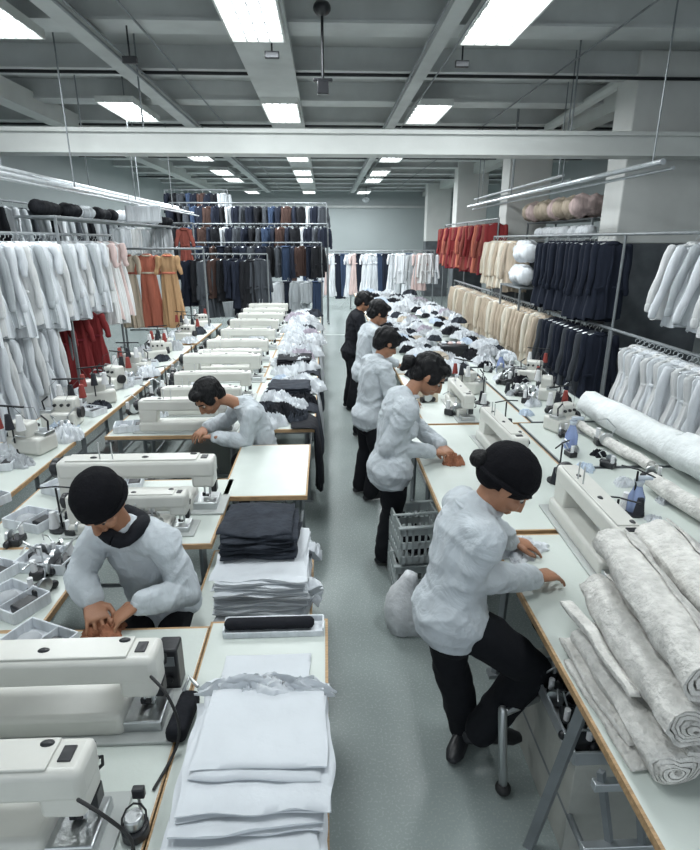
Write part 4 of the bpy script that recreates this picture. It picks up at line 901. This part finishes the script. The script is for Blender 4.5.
crate('plastic_crate', 'lower grey plastic crate standing on the floor beneath the upper one', .60, 3.45, .0, .32, .38, .27, M_cratel, .04)
o = crumple(.2, .2, .14, 500).build('dark_scraps', M_blackc, ang=80); o.location = (.60, 3.42, .33); tag(o, 'dark cloth scraps inside the upper grey plastic crate', 'cloth')
mb = MB().loft([(0, 0, .02), (.01, 0, .12), (0, .01, .24), (0, 0, .32), (.01, 0, .37)], [(.13, .11), (.16, .13), (.14, .12), (.07, .06), (.05, .06)], n=24)
for v in mb.v: v += v.normalized() * noise.noise(v * 16) * .03
o = mb.build('plastic_bag', M_bag, ang=80); o.location = (.49, 2.98, .0); tag(o, 'white plastic bag standing on the floor behind the nearest right worker', 'bag')
# board box, tray and dark parts under the nearest right table
t = thing('board_box', 'tall grey board box standing under the nearest right table', 'box', (1.10, 1.88, 0))
MB().box((0, 0, .24), (.36, .62, .48)).build('carton', M_card, t, bevel=.004); MB().box((0, -.20, .484), (.36, .22, .008)).build('flap', M_card, t)
t = thing('metal_tray', 'metal tray of dark parts on the box under the nearest right table', 'tray', (1.10, 1.80, .49))
MB().box((0, 0, .006), (.40, .5, .012)).box((-.2, 0, .03), (.01, .5, .06)).box((.2, 0, .03), (.01, .5, .06)).box((0, -.25, .03), (.4, .01, .06)).box((0, .25, .03), (.4, .01, .06)).build('tray', M_rail, t, bevel=.002)
for k in range(16):
    o = dup(tw, (.95 + .09 * (k % 4), 1.62 + .11 * (k // 4), .505), k * 1.1, f'dark bobbin winder lying in the metal tray under the nearest right table, {nth(k)} of them', 'bobbin winders in the tray')
t = thing('treadle_stand', 'steel pedal stand with black foot beneath the near right table', 'stand', (.80, 1.86, 0))
q = at(503, 788, z=.03); t.location = (q.x, q.y, 0)
MB().loft([(0, 0, .03), (-.01, .02, .2), (-.02, .05, .42)], [(.02, .02)] * 3, n=10).build('post', M_steel, t); MB().ell((0, 0, .03), (.035, .035, .03)).build('rubber_foot', M_rubber, t); MB().loft([(-.02, .05, .40), (.2, .12, .43), (.36, .2, .44)], [(.016, .016)] * 3, n=8).build('arm', M_steel, t)
# crossing struts of the near right table
t = thing('trestle', 'grey steel trestle with crossed struts under the end of the near right table', 'trestle', (.90, 1.50, 0))
for a, b, r in (((-.01, .02, .82), (-.10, .10, .0), .028), ((.0, -.12, .66), (.16, -.10, .0), .016), ((.12, -.12, .7), (.26, -.12, .0), .016), ((.34, -.12, .82), (.34, -.1, .0), .024)): MB().loft([a, b], [(r, r * .7)] * 2, n=4, flat=True, side=(1, 0, 0)).build('strut', M_leg, t, smooth=False)
for zz in (.3, .6): MB().box((.17, -.12, zz), (.38, .03, .035)).build('cross_bar', M_rail, t, bevel=.003)
# dark satchel hanging under the table edge near the worker's knee
t = thing('machine_motor', 'black motor box mounted under the edge of the near right table', 'motor', (1.12, 2.32, .58))
MB().box((0, 0, .1), (.28, .34, .24)).build('motor_case', M_plblack, t, bevel=.02); MB().cyl((-.12, -.19, .1), (-.12, -.17, .1), .07, 18).build('pulley', M_dkmetal, t); MB().box((-.16, 0, .12), (.02, .12, .16)).build('side_panel', M_leg, t, bevel=.004)
MB().box((0, 0, -.24), (.05, .05, .5)).box((0, 0, -.56), (.3, .24, .03)).build('support', M_leg, t, bevel=.003)
# ------------------------------------------------------------------ people
def frame(f):
    f = V(f).normalized(); r = f.cross(V((0, 0, 1))).normalized(); return f, r, r.cross(f).normalized()
def fold_noise(seed, amp, s1=7, s2=18):
    o = V((seed, seed * 2.3, seed * .7))
    def fn(c):
        w = c + V((noise.noise(c * 4 + o), noise.noise(c * 4 + o * 2), noise.noise(c * 4 + o * 3))) * .09
        a = 1 - abs(noise.noise(V((w.x * s1 * .7, w.y * s1 * .7, w.z * s1 * 1.25)) + o)) * 3.2
        b = 1 - abs(noise.noise(V((w.x * s1 * 1.9, w.y * s1 * 1.9, w.z * s1 * 1.1)) + o * 2)) * 3.2
        return amp * (max(-.6, a) * .6 + max(-.6, b) * .28 + noise.noise(c * s2 + o) * .10)
    return fn
def head_mesh(mb, c, f, r, u, s):
    ax = (r, f, u)
    mb.ell(c + (u * .022 - f * .012) * s, (.074 * s, .094 * s, .086 * s), ax, 20, 14)
    mb.ell(c - (u * .030 - f * .020) * s, (.060 * s, .070 * s, .076 * s), ax, 20, 14)
    mb.ell(c - (u * .082 - f * .052) * s, (.030 * s, .030 * s, .024 * s), ax, 14, 10)      # chin
    mb.ell(c + (u * .022 + f * .068) * s, (.055 * s, .020 * s, .014 * s), ax, 14, 8)       # brow
    mb.loft([c + (u * .012 + f * .082) * s, c + (-u * .012 + f * .098) * s, c + (-u * .030 + f * .106) * s, c + (-u * .038 + f * .092) * s], [.009 * s, .011 * s, .016 * s, .014 * s], side=r, n=10)
    mb.ell(c + (-u * .060 + f * .086) * s, (.024 * s, .012 * s, .008 * s), ax, 12, 8); mb.ell(c + (-u * .070 + f * .083) * s, (.020 * s, .012 * s, .007 * s), ax, 12, 8)
    for k in (-1, 1):
        mb.ell(c + (r * k * .078 - u * .005 - f * .008) * s, (.010 * s, .020 * s, .032 * s), ax, 12, 8)
        mb.ell(c + (r * k * .042 - u * .028 + f * .058) * s, (.024 * s, .026 * s, .024 * s), ax, 12, 8)   # cheeks
def hand_mesh(mb, w, d, pn, side, s=1., curl=.5, spread=1.):
    """w wrist, d pointing direction, pn palm normal, side = direction of the thumb"""
    d = V(d).normalized(); pn = (V(pn) - d * V(pn).dot(d)).normalized(); sd = d.cross(pn); sd = sd if sd.dot(V(side)) > 0 else -sd; sd.normalize()
    mb.loft([w - d * .03 * s, w, w + d * .035 * s, w + d * .07 * s, w + d * .088 * s], [(.026 * s, .020 * s), (.028 * s, .019 * s), (.038 * s, .016 * s), (.042 * s, .015 * s), (.040 * s, .012 * s)], side=sd, n=16)
    for k, (off, L, rr) in enumerate(((.033, .070, .0086), (.0112, .080, .0088), (-.0112, .074, .0085), (-.033, .058, .0078))):
        p = w + d * (.078 if k else .074) * s + sd * off * s; a = 0; pts = [p - d * .02 * s, p]; rad = [rr * s, rr * s]; dd = (d + sd * off * 6.5 * spread).normalized()
        for j, q in enumerate((.45, .32, .25)):
            a += curl * (.75 + .18 * k) * (.8 if j == 0 else 1.); v = dd * math.cos(a) + pn * math.sin(a); p = p + v * L * q * s; pts.append(p); rad.append(rr * s * (1 - .1 * (j + 1)))
        mb.loft(pts, rad, side=sd, n=10)
    p = w + d * .022 * s + sd * .026 * s; tp = [p - sd * .012 * s, p + (sd * .024 + d * .024 + pn * .006) * s, p + (sd * .034 + d * .052 + pn * .016) * s, p + (sd * .028 + d * .078 + pn * .026) * s]
    mb.loft(tp, [.013 * s, .0125 * s, .0105 * s, .0085 * s], side=pn, n=10)
def person(name, label, J, voxel=.006, hair='cap', seed=1, facing=(0, -1, 0), look=(0, -1, -.6), hs=1.1, shirt=None, skirt=0., fem=False, hands=True, scarf=False):
    """J: pelvis, neck (base), head, elbow/wrist/hand L,R ; knee/ankle/toe L,R in world space"""
    J = {k: V(v) for k, v in J.items()}
    t = thing(name, label, 'person', (J['pelvis'].x, J['pelvis'].y, 0)); org = t.location.copy()
    J = {k: V(v) - org for k, v in J.items()}
    fc = V(facing).normalized(); right = fc.cross(V((0, 0, 1))).normalized()
    pel, nk, hd = J['pelvis'], J['neck'], J['head']; sp = (nk - pel); L = sp.length; spn = sp.normalized(); fwd = right.cross(spn) * -1
    fwd = spn.cross(right).normalized(); fwd = fwd if fwd.dot(fc) > 0 else -fwd
    sr = nk + right * .160 - spn * .055; sl = nk - right * .160 - spn * .055
    hr = pel + right * .082; hl = pel - right * .082
    f, r, u = frame(look); ax = (r, f, u)
    def torso(mb, g=0., low=0., k=1.):
        back = -fwd
        pts = [pel - spn * (.10 + low), pel, pel + spn * L * .28 + back * .01, pel + spn * L * .55 + back * .025, pel + spn * L * .80 + back * .03, pel + spn * L * .93 + back * .02, nk + back * .005]
        rad = [(.152, .104), (.150, .104), (.138, .098), (.138, .097), (.144, .095), (.116, .074), (.056, .054)]
        mb.loft(pts, [(a * k + g, b * k + g) for a, b in rad], side=right, n=28)
        mb.loft([sl - fwd * .008, nk - spn * .035 - fwd * .02, sr - fwd * .008], [(.062 + g, .058 + g), (.075 + g, .07 + g), (.062 + g, .058 + g)], side=fwd, n=18)
    def arms(mb, g=0., upto=1., kf=1.):
        for s_, sh in (('R', sr), ('L', sl)):
            e, w = J['elbow' + s_], J['wrist' + s_]; wq = e.lerp(w, upto)
            mb.loft([sh, sh.lerp(e, .3), sh.lerp(e, .75), e], [.056 + g, .052 + g, .044 + g, .042 + g], n=18); mb.loft([e, e.lerp(wq, .35), wq], [.043 + g, (.041 + g) * kf, (.028 + g) * kf], n=18)
    def legs(mb, g=0., upto=1.):
        for s_, hp in (('R', hr), ('L', hl)):
            kn, an = J['knee' + s_], J['ankle' + s_]; aq = kn.lerp(an, upto)
            mb.loft([hp, hp.lerp(kn, .4), hp.lerp(kn, .85), kn], [.062 + g, .076 + g, .062 + g, .058 + g], n=20); mb.loft([kn, kn.lerp(aq, .3), aq], [.059 + g, .056 + g * 1.1, .038 + g * 1.6], n=20)
    body = MB(); torso(body); arms(body); legs(body)
    body.loft([nk - spn * .03, nk.lerp(hd, .45) - f * .012, hd - u * .03 * hs - f * .02], [.056, .050, .052], n=16)
    head_mesh(body, hd, f, r, u, hs)
    for s_, k in (('R', 1), ('L', -1)):
        w = J['wrist' + s_]; d = J['hand' + s_] - w
        thumb = -right * k
        if hands: hand_mesh(body, w, d, V((0, 0, -1)), thumb, 1.16, .30 if s_ == 'R' else .36)
        else: body.ell(w + d.normalized() * .05, (.035, .05, .02))
        an, toe = J['ankle' + s_], J['toe' + s_]
    fused(body, 'body', M_skin, voxel, t, 3)
    # trousers, shirt
    tr = MB(); torso_low = MB()
    tr.loft([pel + spn * .12, pel, pel - V((0, 0, .11))], [(.138, .098), (.156, .114), (.158, .122)], side=right, n=26); legs(tr, .024, .97)
    fused(tr, 'trousers', M_trouser, max(.008, voxel), t, 3, fold_noise(seed, .007, 6, 14))
    sh = MB(); torso(sh, .020, -.085); sh.loft([pel + spn * .10, pel + spn * .02, pel - spn * .035], [(.154, .118), (.188, .150), (.198, .162)], side=right, n=26)
    if fem: sh.ell(nk - spn * .22 + fwd * .075, (.12, .06, .07), (right, fwd, spn))
    arms(sh, .020, .93, 1.05)
    shm = shirt or M_shirt
    fused(sh, 'shirt', shm, max(.0065, voxel), t, 2, fold_noise(seed + 3, .0115, 9, 26))
    col_ = MB(); cp = []
    for i in range(15):
        a = PI * .12 + (2 * PI - PI * .24) * i / 14; cp.append(nk + spn * .015 + (fwd * math.cos(a) * .075 + right * math.sin(a) * .078))
    col_.loft(cp, [(.012, .028)] * 15, side=spn, n=10, flat=False); col_.build('collar', shm, t)
    for s_ in 'RL':
        e, w = J['elbow' + s_], J['wrist' + s_]; a = e.lerp(w, .86); b = e.lerp(w, .96); MB().loft([a, b], [.046, .042], n=18).build('cuff', shm, t)
    for s_, k in (('R', 1), ('L', -1)):
        an, toe = J['ankle' + s_], J['toe' + s_]; dd = (toe - an); dd.z = 0; dd.normalize(); up_ = V((0, 0, 1)); sdv = dd.cross(up_)
        base = V((an.x, an.y, min(toe.z, an.z) )) ; z0_ = toe.z - .025
        sole = V((an.x, an.y, z0_)); m_ = MB().loft([sole - dd * .05 + up_ * .035, sole + up_ * .05, sole + dd * .07 + up_ * .045, sole + dd * .15 + up_ * .03, sole + dd * .185 + up_ * .026], [(.032, .03), (.040, .045), (.043, .038), (.045, .026), (.03, .018)], side=sdv, n=16)
        m_.build('shoe', M_plblack, t)
    # scarf
    if scarf:
        sc_pts = [nk + spn * .03 + (fwd * math.cos(a) * .082 + right * math.sin(a) * .085) + V((0, 0, .012 * math.sin(3 * a))) for a in [2 * PI * i / 20 for i in range(21)]]
        mb_ = MB().loft(sc_pts, [(.030 + .006 * math.sin(i * 1.7), .036) for i in range(21)], side=spn, n=12, flat=True); mb_.build('scarf', M_blackc, t)
    # eyes and brows
    for k in (-1, 1):
        e = hd + (r * k * .031 + u * .002 + f * .067) * hs; eo = MB().ell(e, (.0105 * hs,) * 3, ax, 12, 8).build('eye', M_eye, t); MB().ell(e + f * .009 * hs - u * .003 * hs, (.0065 * hs,) * 3, ax, 10, 6).build('iris', M_plblack, eo)
        MB().loft([hd + (r * k * .016 + u * .026 + f * .086) * hs, hd + (r * k * .034 + u * .031 + f * .082) * hs, hd + (r * k * .052 + u * .024 + f * .066) * hs], [.0045 * hs] * 3, n=8).build('eyebrow', M_hair, t)
    # hair or cap
    hm = MB()
    if hair in ('cap', 'beanie'):
        hm.ell(hd + (u * .040 - f * .022) * hs, (.094 * hs, .110 * hs, .092 * hs), ax, 24, 16); hm.ell(hd + (u * .005 - f * .058) * hs, (.080 * hs, .064 * hs, .070 * hs), ax, 20, 12)
        fused(hm, 'cap', M_cap, max(.005, voxel), t, 4, lambda c: .0025 * noise.noise(c * 30))
        bp = [hd + (u * (.035 - .028 * (1 - math.cos(a)) ) + f * math.cos(a) * .094 - f * .018 + r * math.sin(a) * .090) * hs for a in [2 * PI * i / 24 for i in range(25)]]
        MB().loft(bp, [(.012, .016)] * 25, side=u, n=8, flat=True).build('cap_band', M_cap, t)
        if hair == 'cap':
         hb = MB().ell(hd + (-u * .012 - f * .125) * hs, (.040 * hs, .030 * hs, .034 * hs), ax); fused(hb, 'hair_bun', M_hair, .005, t, 1, lambda c: .003 * noise.noise(c * 40))
    else:
        hm.ell(hd + (u * .034 - f * .030) * hs, (.091 * hs, .102 * hs, .090 * hs), ax, 24, 16); hm.ell(hd + (-u * .015 - f * .058) * hs, (.080 * hs, .060 * hs, .078 * hs), ax, 20, 12)
        for k in (-1, 1): hm.ell(hd + (r * k * .070 + u * .015 + f * .012) * hs, (.022 * hs, .045 * hs, .045 * hs), ax, 14, 10)
        hm.ell(hd + (u * .085 + f * .035) * hs, (.07 * hs, .05 * hs, .03 * hs), ax, 14, 10)
        fused(hm, 'hair', M_hair, max(.005, voxel), t, 3, lambda c: .005 * noise.noise(c * 34) + .004 * math.sin(90 * (c - hd).dot(r) + 8 * noise.noise(c * 9)))
        if hair == 'tail':
            a = hd + (-f * .115 - u * .0) * hs; b = a - f * .07 - V((0, 0, .045)); c_ = b - f * .05 - V((0, 0, .09)); tm = MB().loft([a, a.lerp(b, .5), b, c_], [(.030, .03), (.052, .046), (.055, .048), (.022, .02)], side=r, n=16)
            fused(tm, 'ponytail', M_hair, .006, t, 2, lambda c: .006 * noise.noise(c * 34))
    return t
def nk_head(neck, head): return dict(neck=V(neck), head=V(head))
# nearest right worker: stands at the table, one leg bent
J = dict(pelvis=(.525, 2.03, .86), neck=(.615, 2.06, 1.295), head=at(506, 482, y=2.05),
         elbowR=at(466, 578, y=1.93), wristR=at(536, 577, z=.925), handR=at(556, 573, z=.905),
         elbowL=(.80, 2.40, 1.02), wristL=at(510, 541, z=.925), handL=at(535, 545, z=.895),
         kneeR=at(532, 668, y=1.96), ankleR=at(480, 730, y=2.0), toeR=(.76, 1.98, .10), kneeL=(.56, 2.12, .47), ankleL=at(466, 728, y=2.14), toeL=(.66, 2.13, .028))
J['toeR'] = J['ankleR'] + V((.13, .0, -.05))
person('person', 'nearest right worker in black cap and grey-white shirt standing with one leg bent', J, .0042, 'cap', 3, (.995, .06, 0), (.80, -.12, -.85), 1.2)
# ponytailed worker
J = dict(pelvis=(.44, 3.62, .86), neck=(.53, 3.66, 1.345), head=(.70, 3.70, 1.475),
         elbowR=at(388, 447, y=3.52), wristR=at(432, 452, z=.94), handR=at(452, 453, z=.90),
         elbowL=(.66, 4.02, 1.02), wristL=(.82, 3.88, .93), handL=(.91, 3.84, .90),
         kneeR=(.47, 3.66, .46), ankleR=(.42, 3.72, .08), toeR=(.53, 3.74, .028), kneeL=(.50, 3.86, .46), ankleL=(.44, 3.88, .08), toeL=(.56, 3.92, .028))
J['handL'] = at(462, 466, z=.895); J['wristL'] = at(445, 452, z=.935) + V((0, .12, 0))
person('person', 'ponytailed worker in a pale shirt and black trousers at the second right table', J, .005, 'tail', 8, (.99, .05, 0), (.78, -.12, -.75), 1.18, fem=True)
# further right workers
def standing(px, py, Y, seed, label, hair, az=.3, hs=1.12, dz=0., shirt=None):
    h = at(px, py, y=Y); f_ = V((math.cos(az), math.sin(az), 0)); r_ = f_.cross(V((0, 0, 1))); p = V((h.x, h.y, 0)) - f_ * .16
    z = lambda v, q: V((v.x, v.y, q)); hz = h.z; k = hz / 1.5
    Jn = dict(pelvis=z(p, .86 * k), neck=z(p + f_ * .08, 1.345 * k), head=h, elbowR=z(p + r_ * .22 + f_ * .1, 1.06 * k), wristR=z(p + r_ * .14 + f_ * .34, .96), handR=z(p + r_ * .10 + f_ * .44, .91),
              elbowL=z(p - r_ * .22 + f_ * .12, 1.06 * k), wristL=z(p - r_ * .12 + f_ * .34, .96), handL=z(p - r_ * .08 + f_ * .44, .91),
              kneeR=z(p + r_ * .1 + f_ * .05, .46 * k), ankleR=z(p + r_ * .1 - f_ * .03, .08), toeR=z(p + r_ * .1 + f_ * .08, .028), kneeL=z(p - r_ * .1 + f_ * .02, .46 * k), ankleL=z(p - r_ * .1 - f_ * .05, .08), toeL=z(p - r_ * .1 + f_ * .06, .028))
    return person('person', label, Jn, .009, hair, seed, f_, f_ + V((0, 0, -.7)), hs, shirt=shirt)
standing(387, 343, 4.98, 12, 'third worker along the right tables, in a pale shirt, bending down', 'hair', .35, 1.12)
standing(379, 313, 6.6, 15, 'fourth worker along the right tables, black-haired in a pale shirt', 'hair', .2, 1.2)
standing(364, 302, 7.9, 17, 'fifth worker along the right tables, dressed all in black', 'hair', .1, 1.12, shirt=M_blackc)
# seated workers on the left
def stool(x, y, h, label):
    t = thing('stool', label, 'stool', (x, y, 0))
    MB().cyl((0, 0, h - .05), (0, 0, h), .17, 28).build('seat', M_plblack, t, bevel=.015, seg=3)
    for k in range(4):
        a = PI / 4 + k * PI / 2; MB().cyl((.11 * math.cos(a), .11 * math.sin(a), h - .05), (.17 * math.cos(a), .17 * math.sin(a), 0), .012, 8).build('leg', M_leg, t)
    MB().loft([V((.155 * math.cos(a), .155 * math.sin(a), .2)) for a in [2 * PI * i / 20 for i in range(21)]], [.008] * 21, n=6, flat=True).build('foot_ring', M_leg, t)
stool(-.86, 2.50, .42, 'round black stool under the nearest left worker')
hd = at(100, 503, y=2.24)
J = dict(pelvis=(-.84, 2.48, .54), neck=(-.93, 2.33, 1.085), head=hd, elbowR=at(80, 578, y=2.24), wristR=at(92, 600, z=.845), handR=at(98, 622, z=.80),
         elbowL=at(188, 592, y=2.27), wristL=at(138, 604, z=.85), handL=at(117, 618, z=.805),
         kneeR=(-1.0, 2.06, .47), ankleR=(-.98, 2.1, .08), toeR=(-.98, 1.96, .028), kneeL=(-.72, 2.06, .47), ankleL=(-.72, 2.1, .08), toeL=(-.72, 1.96, .028))
person('person', 'nearest left worker in a pale crumpled shirt, black capped head bent over the machine', J, .0042, 'beanie', 5, (-.22, -1, 0), (-.10, -.72, -.85), 1.15, scarf=True)
stool(-.50, 4.55, .42, 'round black stool under the second left worker')
hd = at(208, 397, y=4.42)
J = dict(pelvis=(-.52, 4.56, .54), neck=(-.70, 4.52, 1.05), head=hd, elbowR=(-.86, 4.72, .86), wristR=(-1.02, 4.50, .86), handR=(-1.08, 4.42, .82), elbowL=at(246, 442, y=4.38), wristL=at(214, 437, z=.85), handL=at(200, 436, z=.815),
         kneeR=(-.78, 4.68, .47), ankleR=(-.76, 4.64, .08), toeR=(-.88, 4.64, .028), kneeL=(-.74, 4.46, .47), ankleL=(-.74, 4.46, .08), toeL=(-.86, 4.46, .028))
person('person', 'second left worker in a pale shirt bending towards the machines, black hair', J, .0065, 'hair', 9, (-.9, -.42, 0), (-.60, -.45, -.85), 1.22)
# work pieces under the hands
def piece(label, q, s, mi, rz=0., sz=.5): return heap(q.x, q.y, q.z, s, mi, 1, label, None, rz, sz)
piece('brown and beige work piece under the hands of the nearest left worker', at(105, 630, z=ZL + .002), .5, 7, 0, .3)
piece('small rust work piece beneath the hands of the ponytailed worker', at(453, 463, z=ZR + .001), .45, 7, 0, .5)
piece('flat white work piece beside the hands of the nearest right worker', at(500, 560, z=ZR + .001) + V((.1, .1, 0)), .9, 0, .4, .3)
